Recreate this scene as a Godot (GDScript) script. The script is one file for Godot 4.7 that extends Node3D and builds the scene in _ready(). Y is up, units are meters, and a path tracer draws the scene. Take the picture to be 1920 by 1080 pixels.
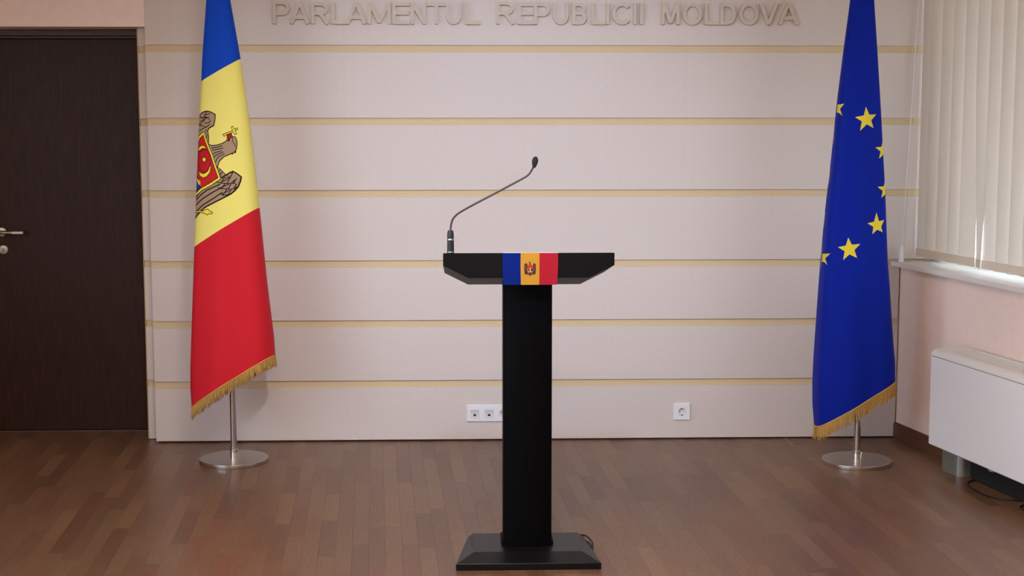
extends Node3D
# A press corner: panelled wall with raised lettering, a lectern with a microphone, two flags on stands, a door niche,
# a window with vertical blinds and a fan coil unit. Units are metres. The panelled wall runs along x, its face at z = WALL_Z.
const WALL_Z := -7.397
const CEILING_Y := 3.0
const PANEL_BOTTOMS := [0.008, 0.309, 0.612, 0.910, 1.258, 1.610, 1.962, 2.314, 2.666]
const GROOVE := 0.034
# the window wall meets the panelled wall at this corner and is not square to it
const CORNER := Vector3(2.19, 0, -7.397)
const ALONG := Vector3(0.1993, 0, 0.9799)
const INWARD := Vector3(-0.9799, 0, 0.1993)

const MOL_ROWS := [[-1.1312, 2.5218, -1.0984, 2.5455], [-1.1384, 2.4298, -1.0891, 2.4632], [-1.1457, 2.3376, -1.0797, 2.3806], [-1.1529, 2.2451, -1.0702, 2.2977], [-1.1603, 2.1523, -1.0608, 2.2147], [-1.1692, 2.0592, -1.0506, 2.1313], [-1.1782, 1.9658, -1.0373, 2.0478], [-1.1865, 1.8721, -1.0244, 1.9640], [-1.1928, 1.7782, -1.0117, 1.8799], [-1.2001, 1.6839, -1.0012, 1.7956], [-1.2069, 1.5893, -0.9906, 1.7110], [-1.2132, 1.4945, -0.9799, 1.6261], [-1.2194, 1.3993, -0.9704, 1.5411], [-1.2252, 1.3038, -0.9616, 1.4557], [-1.2310, 1.2080, -0.9534, 1.3701], [-1.2367, 1.1119, -0.9463, 1.2843], [-1.2421, 1.0155, -0.9393, 1.1981], [-1.2477, 0.9219, -0.9324, 1.1124], [-1.2533, 0.8281, -0.9255, 1.0264], [-1.2589, 0.7339, -0.9184, 0.9401], [-1.2643, 0.6394, -0.9111, 0.8536], [-1.2697, 0.5446, -0.9023, 0.7668], [-1.2749, 0.4496, -0.8934, 0.6798], [-1.2771, 0.3542, -0.8844, 0.5925], [-1.2729, 0.2584, -0.8803, 0.5049]]
const MOL_PRINT := [
	[1, 0.00, [-200, 4103, -200, 4040, 508, 4006, 1266, 4005, 2123, 4038, 2947, 4102, 3925, 4204, 3801, 4320, 3508, 4415, 2693, 4407, 2235, 4439, 2450, 4574, 2415, 4718, 2066, 4678, 1550, 4497, 1131, 4424, -56, 4444, -200, 4459]],
	[2, 2.00, [-200, 4103, -200, 4040, 508, 4006, 1266, 4005, 2123, 4038, 2947, 4102, 3925, 4204, 3801, 4320, 3508, 4415, 2693, 4407, 2235, 4439, 2450, 4574, 2415, 4718, 2066, 4678, 1550, 4497, 1131, 4424, -56, 4444, -200, 4459, -200, 4103]],
	[2, 1.33, [209, 4074, 2009, 4147, 2819, 4272]],
	[2, 1.33, [1987, 4048, 1257, 4130, 2552, 4189]],
	[2, 1.33, [437, 4158, 1961, 4176]],
	[2, 1.33, [1329, 4170, 1766, 4279, 2819, 4282]],
	[2, 1.33, [124, 4225, 1332, 4183]],
	[2, 1.33, [-128, 4181, 1965, 4356, 2690, 4331]],
	[2, 1.33, [-34, 4337, 1963, 4346]],
	[2, 1.33, [644, 4265, 70, 4162]],
	[2, 1.33, [1665, 4431, 2145, 4532, 1902, 4590]],
	[2, 1.33, [1292, 4072, 2680, 4122]],
	[2, 1.33, [368, 4047, 1272, 4167]],
	[2, 1.33, [1657, 4394, 2315, 4468]],
	[1, 0.00, [2343, 4726, 3073, 4803, 4139, 4860, 5171, 4891, 5952, 4886, 6406, 4849, 7090, 4868, 7617, 4916, 7799, 5026, 7690, 5135, 7446, 5201, 7024, 5223, 6250, 5203, 5412, 5189, 4578, 5223, 4119, 5333, 3816, 5263, 3374, 5073, 2836, 4879]],
	[2, 1.56, [2343, 4726, 3073, 4803, 4139, 4860, 5171, 4891, 5952, 4886, 6406, 4849, 7090, 4868, 7617, 4916, 7799, 5026, 7690, 5135, 7446, 5201, 7024, 5223, 6250, 5203, 5412, 5189, 4578, 5223, 4119, 5333, 3816, 5263, 3374, 5073, 2836, 4879, 2343, 4726]],
	[2, 1.33, [3073, 4857, 4132, 4904, 5156, 4940]],
	[2, 1.33, [3239, 4912, 4356, 4958, 5295, 5000]],
	[2, 1.33, [3377, 5000, 3773, 4995, 5018, 5037]],
	[2, 1.33, [3536, 5071, 4111, 5059, 5336, 5083]],
	[2, 1.33, [3754, 5197, 4328, 5123, 5472, 5132]],
	[2, 1.33, [7037, 4885, 7029, 4975, 7327, 5046, 7439, 5105]],
	[2, 1.33, [6768, 5200, 6893, 5240, 7029, 5213]],
	[2, 1.33, [7240, 5202, 7359, 5247, 7485, 5204]],
	[3, 0.00, [6065, 4878, 6126, 4788, 6502, 4743, 6957, 4798, 7043, 4875, 6659, 4866, 6413, 4926]],
	[2, 1.33, [6065, 4878, 6126, 4788, 6502, 4743, 6957, 4798, 7043, 4875, 6659, 4866, 6413, 4926, 6065, 4878]],
	[2, 1.11, [6413, 4926, 6396, 4780]],
	[2, 0.89, [6659, 4866, 6658, 4784]],
	[4, 0.00, [5295, 4710, 6132, 4725, 6859, 4738, 7166, 4739, 6950, 4654, 7281, 4659, 7513, 4744, 7998, 4736, 8097, 4779, 7642, 4780, 7829, 4855, 7483, 4858, 7317, 4777, 6335, 4768, 5508, 4761]],
	[2, 1.11, [5295, 4710, 6132, 4725, 6859, 4738, 7166, 4739, 6950, 4654, 7281, 4659, 7513, 4744, 7998, 4736, 8097, 4779, 7642, 4780, 7829, 4855, 7483, 4858, 7317, 4777, 6335, 4768, 5508, 4761, 5295, 4710]],
	[1, 0.00, [4078, 5308, 4714, 5407, 5159, 5494, 5661, 5600, 5090, 5614, 4515, 5583, 4277, 5456]],
	[2, 1.33, [4078, 5308, 4714, 5407, 5159, 5494, 5661, 5600, 5090, 5614, 4515, 5583, 4277, 5456, 4078, 5308]],
	[2, 1.33, [4172, 5424, 4817, 5424]],
	[2, 1.33, [4315, 5496, 5118, 5491]],
	[2, 1.33, [4682, 5585, 4804, 5493]],
	[1, 0.00, [4432, 5572, 4990, 5602, 5663, 5593, 6200, 5594, 6787, 5598, 7421, 5697, 8047, 5815, 7897, 5889, 7480, 5985, 6902, 6030, 6243, 6050, 4616, 6035, 2981, 6011, 1830, 5999, 975, 6032, -200, 6100, -200, 5696, 1087, 5578, 2531, 5586, 4046, 5602]],
	[2, 2.44, [4432, 5572, 4990, 5602, 5663, 5593, 6200, 5594, 6787, 5598, 7421, 5697, 8047, 5815, 7897, 5889, 7480, 5985, 6902, 6030, 6243, 6050, 4616, 6035, 2981, 6011, 1830, 5999, 975, 6032, -200, 6100, -200, 5696, 1087, 5578, 2531, 5586, 4046, 5602, 4432, 5572]],
	[2, 2.00, [111, 5726, 1115, 5688, 2213, 5669, 4557, 5713]],
	[2, 2.00, [-200, 5838, 1471, 5786, 2972, 5784, 4949, 5805]],
	[2, 2.00, [50, 5972, 1497, 5921, 3186, 5923, 4930, 5916]],
	[2, 1.56, [3831, 5604, 4663, 5696, 5330, 5632, 6260, 5700]],
	[2, 1.56, [4663, 5696, 5745, 5784, 6298, 5703, 6782, 5611]],
	[2, 1.56, [4240, 5753, 4744, 5820, 5456, 5767]],
	[2, 1.56, [4744, 5820, 5905, 5907, 6404, 5833, 5745, 5784]],
	[2, 1.56, [6404, 5833, 6777, 5854, 7281, 5789]],
	[2, 1.56, [4729, 5929, 5018, 5981, 5715, 5900]],
	[2, 1.56, [5018, 5981, 5873, 6031, 6365, 5957, 5905, 5907]],
	[2, 1.56, [6365, 5957, 6734, 5978, 7227, 5914, 6777, 5854]],
	[2, 1.56, [5702, 5596, 6298, 5703]],
	[2, 1.56, [6734, 5978, 7389, 5978]],
	[2, 1.56, [4849, 5798, 6024, 5822]],
	[2, 1.56, [5024, 5948, 6083, 5954]],
	[2, 1.56, [4973, 5686, 5966, 5704]],
	[2, 1.56, [6504, 5820, 6987, 5806]],
	[3, 0.00, [1327, 4450, 4474, 5575, 2749, 5584, 1084, 5568, -200, 5601, -200, 4531, 280, 4472]],
	[5, 0.00, [-200, 5173, 120, 5221, 668, 5382, 1084, 5568, -200, 5601]],
	[4, 0.00, [-84, 5265, 867, 5383, 993, 5487, 588, 5443]],
	[2, 0.89, [120, 5221, 668, 5382, 1084, 5568]],
	[2, 5.78, [-200, 4555, 280, 4472, 1326, 4445, 3074, 5005, 4515, 5583, 2749, 5591, 1087, 5578, -200, 5613]],
	[4, 3.33, [-200, 4555, 280, 4472, 1326, 4445, 3074, 5005, 4515, 5583, 2749, 5591, 1087, 5578, -200, 5613]],
	[6, 0.00, [-114, 4765, 1366, 4776, 2115, 4834, 2723, 4982, 3005, 5111, 2619, 5220, 2171, 5288, 1358, 5247, 718, 5145, 228, 4971]],
	[2, 1.11, [-114, 4765, 1366, 4776, 2115, 4834, 2723, 4982, 3005, 5111, 2619, 5220, 2171, 5288, 1358, 5247, 718, 5145, 228, 4971, -114, 4765]],
	[4, 0.00, [86, 4747, 384, 4669, 998, 4670, 1681, 4735, 1940, 4799, 1230, 4744, 704, 4748]],
	[2, 0.89, [86, 4747, 384, 4669, 998, 4670, 1681, 4735, 1940, 4799, 1230, 4744, 704, 4748, 86, 4747]],
	[4, 0.00, [541, 5162, 996, 5235, 1600, 5287, 2329, 5286, 2732, 5203, 2960, 5231, 2737, 5338, 2181, 5381, 1499, 5365, 759, 5272]],
	[2, 0.89, [541, 5162, 996, 5235, 1600, 5287, 2329, 5286, 2732, 5203, 2960, 5231, 2737, 5338, 2181, 5381, 1499, 5365, 759, 5272, 541, 5162]],
	[4, 0.00, [1578, 4934, 1704, 4972, 1961, 4977, 1874, 5002, 2122, 5032, 1879, 5030, 1974, 5067, 1717, 5040, 1605, 5062, 1481, 5025, 1218, 5019, 1306, 4994, 1041, 4964, 1298, 4966, 1192, 4929, 1465, 4957]],
	[2, 0.89, [1578, 4934, 1704, 4972, 1961, 4977, 1874, 5002, 2122, 5032, 1879, 5030, 1974, 5067, 1717, 5040, 1605, 5062, 1481, 5025, 1218, 5019, 1306, 4994, 1041, 4964, 1298, 4966, 1192, 4929, 1465, 4957, 1578, 4934]],
	[4, 0.00, [-200, 5915, 851, 5990, 1629, 6056, 1942, 6046, 2487, 6077, 2698, 6132, 3152, 6181, 3275, 6213, 3030, 6219, 2660, 6183, 2333, 6187, 1912, 6126, 1527, 6083, 860, 6024, -200, 5948]],
	[2, 1.11, [-200, 5915, 851, 5990, 1629, 6056, 1942, 6046, 2487, 6077, 2698, 6132, 3152, 6181, 3275, 6213, 3030, 6219, 2660, 6183, 2333, 6187, 1912, 6126, 1527, 6083, 860, 6024, -200, 5948, -200, 5915]],
]
const EU_ROWS := [[1.7870, 2.4523, 1.8432, 2.5114], [1.7802, 2.3609, 1.8498, 2.4261], [1.7734, 2.2691, 1.8564, 2.3404], [1.7666, 2.1771, 1.8630, 2.2545], [1.7578, 2.0847, 1.8697, 2.1684], [1.7478, 1.9921, 1.8774, 2.0820], [1.7381, 1.8992, 1.8855, 1.9953], [1.7289, 1.8060, 1.8936, 1.9084], [1.7198, 1.7125, 1.9015, 1.8212], [1.7121, 1.6187, 1.9094, 1.7337], [1.7052, 1.5246, 1.9170, 1.6459], [1.6982, 1.4302, 1.9241, 1.5579], [1.6907, 1.3355, 1.9311, 1.4696], [1.6815, 1.2405, 1.9384, 1.3811], [1.6739, 1.1453, 1.9457, 1.2922], [1.6679, 1.0497, 1.9522, 1.2031], [1.6618, 0.9538, 1.9578, 1.1137], [1.6574, 0.8576, 1.9635, 1.0241], [1.6529, 0.7610, 1.9702, 0.9341], [1.6489, 0.6642, 1.9801, 0.8439], [1.6448, 0.5670, 1.9883, 0.7534], [1.6415, 0.4696, 1.9965, 0.6626], [1.6402, 0.3718, 2.0056, 0.5715], [1.6431, 0.2736, 2.0167, 0.4801], [1.6532, 0.1751, 2.0200, 0.3884]]
const EU_PRINT := [
	[4, 0.00, [6110, 3865, 6896, 4074, 8587, 4165, 7340, 4220, 7834, 4416, 6265, 4242, 4777, 4299, 5143, 4118, 3630, 3949, 5588, 4018]],
	[4, 0.00, [3189, 6402, 3797, 6593, 5152, 6672, 4212, 6735, 4630, 6930, 3471, 6771, 2531, 6821, 2712, 6652, 1631, 6491, 2857, 6545]],
	[4, 0.00, [7984, 6215, 8393, 6429, 9373, 6473, 8767, 6577, 9010, 6711, 8059, 6588, 7199, 6620, 7381, 6476, 6330, 6328, 7521, 6376]],
	[4, 0.00, [-32, 3374, -1, 3504, 940, 3533, 190, 3605, 779, 3775, -3, 3666, -37, 3778, -36, 3626, -96, 3563, -35, 3526]],
	[4, 0.00, [10049, 4794, 10200, 4940, 10200, 4939, 10200, 5037, 10200, 5185, 10155, 5100, 8844, 5122, 9216, 4995, 8113, 4841, 9504, 4913]],
	[4, 0.00, [10200, 5645, 10200, 5791, 10200, 5790, 10200, 5887, 10200, 6035, 10163, 5950, 8947, 5973, 9278, 5845, 8296, 5693, 9542, 5764]],
	[4, 0.00, [-16, 6376, -1, 6513, 579, 6545, 69, 6611, 343, 6774, -12, 6672, -33, 6776, -27, 6626, -67, 6552, -24, 6526]],
]


var used := {}
var mats := {}

# ------------------------------------------------------------------ nodes
func called(parent: Node, base: String) -> String:
	var key := str(parent.get_instance_id()) + base
	var k: int = used.get(key, 0)
	used[key] = k + 1
	return base if k == 0 else "%s_%03d" % [base, k]

func meta(o: Node, label := "", category := "", group := "", kind := "") -> void:
	if label: o.set_meta("label", label)
	if category: o.set_meta("category", category)
	if group: o.set_meta("group", group)
	if kind: o.set_meta("kind", kind)

func thing(base: String, label: String, category: String, at := Vector3.ZERO, group := "") -> Node3D:
	var o := Node3D.new()
	o.name = called(self, base)
	add_child(o)
	o.position = at
	meta(o, label, category, group)
	return o

func setting(base: String, at := Vector3.ZERO, label := "") -> Node3D:
	var o := Node3D.new()
	o.name = called(self, base)
	add_child(o)
	o.position = at
	meta(o, label, "", "", "structure")
	return o

func part(parent: Node, base: String, mesh: Mesh, mat: Material, at := Vector3.ZERO, label := "") -> MeshInstance3D:
	var o := MeshInstance3D.new()
	o.name = called(parent, base)
	o.mesh = mesh
	o.material_override = mat
	o.cast_shadow = GeometryInstance3D.SHADOW_CASTING_SETTING_ON
	parent.add_child(o)
	o.position = at
	if label: o.set_meta("label", label)
	return o

func window_wall_frame(o: Node3D) -> void:
	# local x runs along the window wall towards the camera, y up, z into the room
	o.transform = Transform3D(Basis(ALONG, Vector3.UP, INWARD), CORNER)

# ------------------------------------------------------------------ mesh helpers
func begin() -> SurfaceTool:
	var st := SurfaceTool.new()
	st.begin(Mesh.PRIMITIVE_TRIANGLES)
	return st

func tri(st: SurfaceTool, a: Vector3, b: Vector3, c: Vector3, out: Vector3) -> void:
	var n := (a - c).cross(a - b)
	if n.length_squared() < 1e-18: return
	n = n.normalized()
	if n.dot(out) < 0.0:
		var t := b
		b = c
		c = t
		n = -n
	for p in [a, b, c]:
		st.set_normal(n)
		st.add_vertex(p)

func quad(st: SurfaceTool, a: Vector3, b: Vector3, c: Vector3, d: Vector3, out: Vector3) -> void:
	tri(st, a, b, c, out)
	tri(st, a, c, d, out)

func put_box(st: SurfaceTool, lo: Vector3, hi: Vector3, bevel := 0.0) -> void:
	# a box with chamfered edges
	var c := (lo + hi) * 0.5
	var h := (hi - lo) * 0.5
	var b := minf(bevel, minf(h.x, minf(h.y, h.z)) * 0.9)
	var at := func(sx: float, sy: float, sz: float, axis: int) -> Vector3:
		var p := Vector3(sx * (h.x - b), sy * (h.y - b), sz * (h.z - b))
		p[axis] = [sx, sy, sz][axis] * h[axis]
		return c + p
	for axis in 3:
		var u := (axis + 1) % 3
		var w := (axis + 2) % 3
		for s in [-1.0, 1.0]:
			var pts := []
			for q in [[-1.0, -1.0], [1.0, -1.0], [1.0, 1.0], [-1.0, 1.0]]:
				var v := Vector3.ZERO
				v[axis] = s
				v[u] = q[0]
				v[w] = q[1]
				pts.append(at.call(v.x, v.y, v.z, axis))
			var out := Vector3.ZERO
			out[axis] = s
			quad(st, pts[0], pts[1], pts[2], pts[3], out)
		if b > 0.0:
			for s in [-1.0, 1.0]:
				for t in [-1.0, 1.0]:
					var v0 := Vector3.ZERO
					v0[u] = s
					v0[w] = t
					v0[axis] = -1.0
					var v1 := v0
					v1[axis] = 1.0
					var out2 := Vector3.ZERO
					out2[u] = s
					out2[w] = t
					quad(st, at.call(v0.x, v0.y, v0.z, u), at.call(v1.x, v1.y, v1.z, u), at.call(v1.x, v1.y, v1.z, w), at.call(v0.x, v0.y, v0.z, w), out2)
	if b > 0.0:
		for sx in [-1.0, 1.0]:
			for sy in [-1.0, 1.0]:
				for sz in [-1.0, 1.0]:
					tri(st, at.call(sx, sy, sz, 0), at.call(sx, sy, sz, 1), at.call(sx, sy, sz, 2), Vector3(sx, sy, sz))

func box(lo: Vector3, hi: Vector3, bevel := 0.0) -> ArrayMesh:
	var st := begin()
	put_box(st, lo, hi, bevel)
	return st.commit()

func put_prism(st: SurfaceTool, poly: PackedVector2Array, y0: float, y1: float) -> void:
	# a plan outline (x, z) raised from y0 to y1
	var mid := Vector2.ZERO
	for p in poly: mid += p / poly.size()
	var idx := Geometry2D.triangulate_polygon(poly)
	for i in range(0, idx.size(), 3):
		var a := poly[idx[i]]
		var b := poly[idx[i + 1]]
		var c := poly[idx[i + 2]]
		tri(st, Vector3(a.x, y1, a.y), Vector3(b.x, y1, b.y), Vector3(c.x, y1, c.y), Vector3.UP)
		tri(st, Vector3(a.x, y0, a.y), Vector3(b.x, y0, b.y), Vector3(c.x, y0, c.y), Vector3.DOWN)
	var turn := -1.0 if Geometry2D.is_polygon_clockwise(poly) else 1.0
	for i in poly.size():
		var a := poly[i]
		var b := poly[(i + 1) % poly.size()]
		var e := (b - a) * turn
		quad(st, Vector3(a.x, y0, a.y), Vector3(b.x, y0, b.y), Vector3(b.x, y1, b.y), Vector3(a.x, y1, a.y), Vector3(e.y, 0, -e.x))

func prism(poly: PackedVector2Array, y0: float, y1: float) -> ArrayMesh:
	var st := begin()
	put_prism(st, poly, y0, y1)
	return st.commit()

func put_grid(st: SurfaceTool, g: Array, centre_line = null, uvs := []) -> void:
	# rows of points as one smooth sheet; normals point away from centre_line(row) where that is given
	var rn := g.size()
	var cn: int = g[0].size()
	var wrap: bool = g[0][0].is_equal_approx(g[0][cn - 1])
	var nn := []
	for i in rn:
		var line := []
		for j in cn:
			var a: Vector3 = g[mini(i + 1, rn - 1)][j] - g[maxi(i - 1, 0)][j]
			var jn := j + 1
			var jp := j - 1
			if wrap:
				jn = 1 if j == cn - 1 else j + 1
				jp = cn - 2 if j == 0 else j - 1
			else:
				jn = mini(jn, cn - 1)
				jp = maxi(jp, 0)
			var b: Vector3 = g[i][jn] - g[i][jp]
			var n := a.cross(b)
			if n.length_squared() < 1e-20:
				var i2 := i - 1 if i == rn - 1 else i + 1
				b = g[i2][jn] - g[i2][jp]
				n = a.cross(b)
			n = n.normalized() if n.length_squared() > 1e-20 else Vector3.UP
			if centre_line != null and n.dot(g[i][j] - centre_line.call(i)) < 0.0: n = -n
			line.append(n)
		nn.append(line)
	for i in rn - 1:
		for j in cn - 1:
			for t in [[[i, j], [i + 1, j], [i + 1, j + 1]], [[i, j], [i + 1, j + 1], [i, j + 1]]]:
				var p: Array = t
				var a: Vector3 = g[p[0][0]][p[0][1]]
				var b: Vector3 = g[p[1][0]][p[1][1]]
				var c: Vector3 = g[p[2][0]][p[2][1]]
				var f := (a - c).cross(a - b)
				if f.length_squared() < 1e-20: continue
				if f.dot(nn[p[0][0]][p[0][1]] + nn[p[1][0]][p[1][1]] + nn[p[2][0]][p[2][1]]) < 0.0: p = [p[0], p[2], p[1]]
				for q in p:
					st.set_normal(nn[q[0]][q[1]])
					if uvs: st.set_uv(uvs[q[0]][q[1]])
					st.add_vertex(g[q[0]][q[1]])

func put_lathe(st: SurfaceTool, profile: Array, segs := 32, at := Vector3.ZERO, turn := Basis.IDENTITY) -> void:
	# profile: (radius, height) points; repeat a point to keep an edge sharp
	var run := [profile[0]]
	for k in range(1, profile.size() + 1):
		if k == profile.size() or profile[k].is_equal_approx(profile[k - 1]):
			if run.size() > 1:
				var rows := []
				for p in run:
					var line := []
					for j in segs + 1:
						var a := TAU * (j % segs) / segs
						line.append(at + turn * Vector3(p.x * cos(a), p.y, p.x * sin(a)))
					rows.append(line)
				# outward side: right of the direction of travel going up
				var d: Vector2 = run[run.size() - 1] - run[0]
				var out := Vector2(d.y, -d.x)
				var pts := run
				var ref := func(i: int) -> Vector3:
					return at + turn * Vector3(0, pts[i].y - out.normalized().y * 10.0, 0) if absf(out.y) > absf(out.x) else at + turn * Vector3(0, pts[i].y, 0)
				put_grid(st, rows, ref)
			run = []
		if k < profile.size(): run.append(profile[k])

func lathe(profile: Array, segs := 32, at := Vector3.ZERO, turn := Basis.IDENTITY) -> ArrayMesh:
	var st := begin()
	put_lathe(st, profile, segs, at, turn)
	return st.commit()

func put_tube(st: SurfaceTool, pts: Array, r: float, segs := 8) -> void:
	var rows := []
	var side := Vector3.ZERO
	for i in pts.size():
		var t: Vector3 = (pts[mini(i + 1, pts.size() - 1)] - pts[maxi(i - 1, 0)]).normalized()
		if side == Vector3.ZERO: side = t.cross(Vector3.UP if absf(t.y) < 0.9 else Vector3.RIGHT)
		side = (side - t * side.dot(t)).normalized()
		var up := t.cross(side)
		var line := []
		for j in segs + 1:
			var a := TAU * (j % segs) / segs
			line.append(pts[i] + (side * cos(a) + up * sin(a)) * r)
		rows.append(line)
	put_grid(st, rows, func(i: int) -> Vector3: return pts[i])

func smooth_path(pts: Array, n := 6) -> Array:
	var out := []
	for i in pts.size() - 1:
		var p0: Vector3 = pts[maxi(i - 1, 0)]
		var p3: Vector3 = pts[mini(i + 2, pts.size() - 1)]
		for k in n: out.append(pts[i].cubic_interpolate(pts[i + 1], p0, p3, float(k) / n))
	out.append(pts[pts.size() - 1])
	return out

func tube(pts: Array, r: float, segs := 8, smooth := true) -> ArrayMesh:
	var st := begin()
	put_tube(st, smooth_path(pts) if smooth else pts, r, segs)
	return st.commit()

func rounded_rect(x0: float, z0: float, x1: float, z1: float, r: float, n := 5) -> PackedVector2Array:
	var out := PackedVector2Array()
	for c in [[x1 - r, z1 - r, 0.0], [x0 + r, z1 - r, 90.0], [x0 + r, z0 + r, 180.0], [x1 - r, z0 + r, 270.0]]:
		for k in n + 1:
			var a := deg_to_rad(c[2] + 90.0 * k / n)
			out.append(Vector2(c[0] + r * cos(a), c[1] + r * sin(a)))
	return out

# ------------------------------------------------------------------ materials
func rgb(r: float, g: float, b: float) -> Color:
	return Color(r / 255.0, g / 255.0, b / 255.0)

func plain(key: String, c: Color, rough := 0.6, metal := 0.0) -> StandardMaterial3D:
	if mats.has(key): return mats[key]
	var m := StandardMaterial3D.new()
	m.albedo_color = c
	m.roughness = rough
	m.metallic = metal
	mats[key] = m
	return m

func noise_image(seed_: int, freq: float, octaves: int, lo: float, hi: float, size := 512) -> Image:
	var n := FastNoiseLite.new()
	n.seed = seed_
	n.frequency = freq
	n.fractal_octaves = octaves
	var src := n.get_seamless_image(size, size)
	src.convert(Image.FORMAT_L8)
	var data := src.get_data()
	var out := PackedByteArray()
	out.resize(size * size * 3)
	for i in data.size():
		var v := int(255.0 * lerpf(lo, hi, data[i] / 255.0))
		out[i * 3] = v
		out[i * 3 + 1] = v
		out[i * 3 + 2] = v
	return Image.create_from_data(size, size, false, Image.FORMAT_RGB8, out)

func grained(key: String, c: Color, tex: Texture2D, scale_: Vector3, offset := Vector3.ZERO, rough := 0.5, world := false) -> StandardMaterial3D:
	var m := plain(key, c, rough)
	m.albedo_texture = tex
	m.uv1_triplanar = true
	m.uv1_world_triplanar = world
	m.uv1_scale = scale_
	m.uv1_offset = offset
	return m

# ------------------------------------------------------------------ printed images
func paint_polygon(img: Image, poly: PackedVector2Array, c: Color) -> void:
	var y0 := 1e9
	var y1 := -1e9
	for p in poly:
		y0 = minf(y0, p.y)
		y1 = maxf(y1, p.y)
	for y in range(maxi(0, int(floor(y0))), mini(img.get_height() - 1, int(ceil(y1))) + 1):
		var xs := []
		var yy := y + 0.5
		for i in poly.size():
			var a := poly[i]
			var b := poly[(i + 1) % poly.size()]
			if (a.y <= yy) != (b.y <= yy): xs.append(a.x + (yy - a.y) / (b.y - a.y) * (b.x - a.x))
		xs.sort()
		for k in range(0, xs.size() - 1, 2):
			var xa := clampi(int(round(xs[k])), 0, img.get_width())
			var xb := clampi(int(round(xs[k + 1])), 0, img.get_width())
			if xb > xa: img.fill_rect(Rect2i(xa, y, xb - xa, 1), c)

func paint_line(img: Image, pts: PackedVector2Array, width: float, c: Color, to_img: Transform2D) -> void:
	# pts and width in cloth units; to_img maps them onto the image
	for i in pts.size() - 1:
		var d := (pts[i + 1] - pts[i]).normalized() * width * 0.5
		var s := Vector2(-d.y, d.x)
		var q := PackedVector2Array()
		for p in [pts[i] - d * 0.7 + s * 0.7, pts[i] + s, pts[i + 1] + s, pts[i + 1] + d * 0.7 + s * 0.7, pts[i + 1] + d * 0.7 - s * 0.7, pts[i + 1] - s, pts[i] - s, pts[i] - d * 0.7 - s * 0.7]: q.append(to_img * p)
		paint_polygon(img, q, c)

func flag_print(bands: Array, shapes: Array, inks: Dictionary, cloth: Transform2D) -> ImageTexture:
	var w := 1024
	var h := 2048
	var img := Image.create(w, h, false, Image.FORMAT_RGB8)
	for i in bands.size():
		var a := int(float(i) * h / bands.size())
		img.fill_rect(Rect2i(0, a, w, h - a), bands[i])
	var to_img := Transform2D(Vector2(w, 0), Vector2(0, h), Vector2.ZERO)
	for s in shapes:
		var pts := PackedVector2Array()
		for k in range(0, s[2].size(), 2): pts.append(Vector2(s[2][k], s[2][k + 1]) / 10000.0)
		if s[1] == 0.0:
			paint_polygon(img, to_img * pts, inks[s[0]])
		else:
			paint_line(img, cloth * pts, s[1], inks[s[0]], to_img * cloth.affine_inverse())
	return ImageTexture.create_from_image(img)

func _ready() -> void:
	# ---------------- camera, sky, lamps, exposure
	var cam := Camera3D.new()
	cam.name = "camera"
	add_child(cam)
	cam.position = Vector3(0, 1.65, 0)
	cam.rotation_degrees = Vector3(-6.77, -1.9, 0)
	cam.fov = 21.72
	cam.near = 0.05
	cam.current = true
	var env := Environment.new()
	env.tonemap_mode = Environment.TONE_MAPPER_LINEAR
	env.tonemap_exposure = 1.0
	env.sdfgi_enabled = true
	env.ssao_enabled = true
	env.ssil_enabled = true
	env.background_mode = Environment.BG_SKY
	var air := ProceduralSkyMaterial.new()
	air.sky_top_color = Color(0.62, 0.70, 0.80)
	air.sky_horizon_color = Color(0.80, 0.84, 0.88)
	air.ground_horizon_color = Color(0.50, 0.50, 0.48)
	air.ground_bottom_color = Color(0.34, 0.34, 0.32)
	air.sun_angle_max = 0.0
	air.energy_multiplier = 17.0
	var sky := Sky.new()
	sky.sky_material = air
	env.sky = sky
	var around := WorldEnvironment.new()
	around.name = "surroundings"
	around.environment = env
	add_child(around)
	build_ceiling_lamps()
	build_shell()
	build_panelled_wall()
	build_door()
	build_window_wall()
	build_floor()
	build_lectern()
	build_flag_stand(Vector3(-1.0813, 0, -6.985), "round chrome flag stand holding the blue, yellow and red flag", -0.3)
	build_flag_stand(Vector3(1.8495, 0, -6.86), "round chrome flag stand holding the blue flag with yellow stars", 0.5)
	build_flags()
	build_fan_coil()
	build_lettering()
	build_sockets()
	build_small_things()

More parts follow.
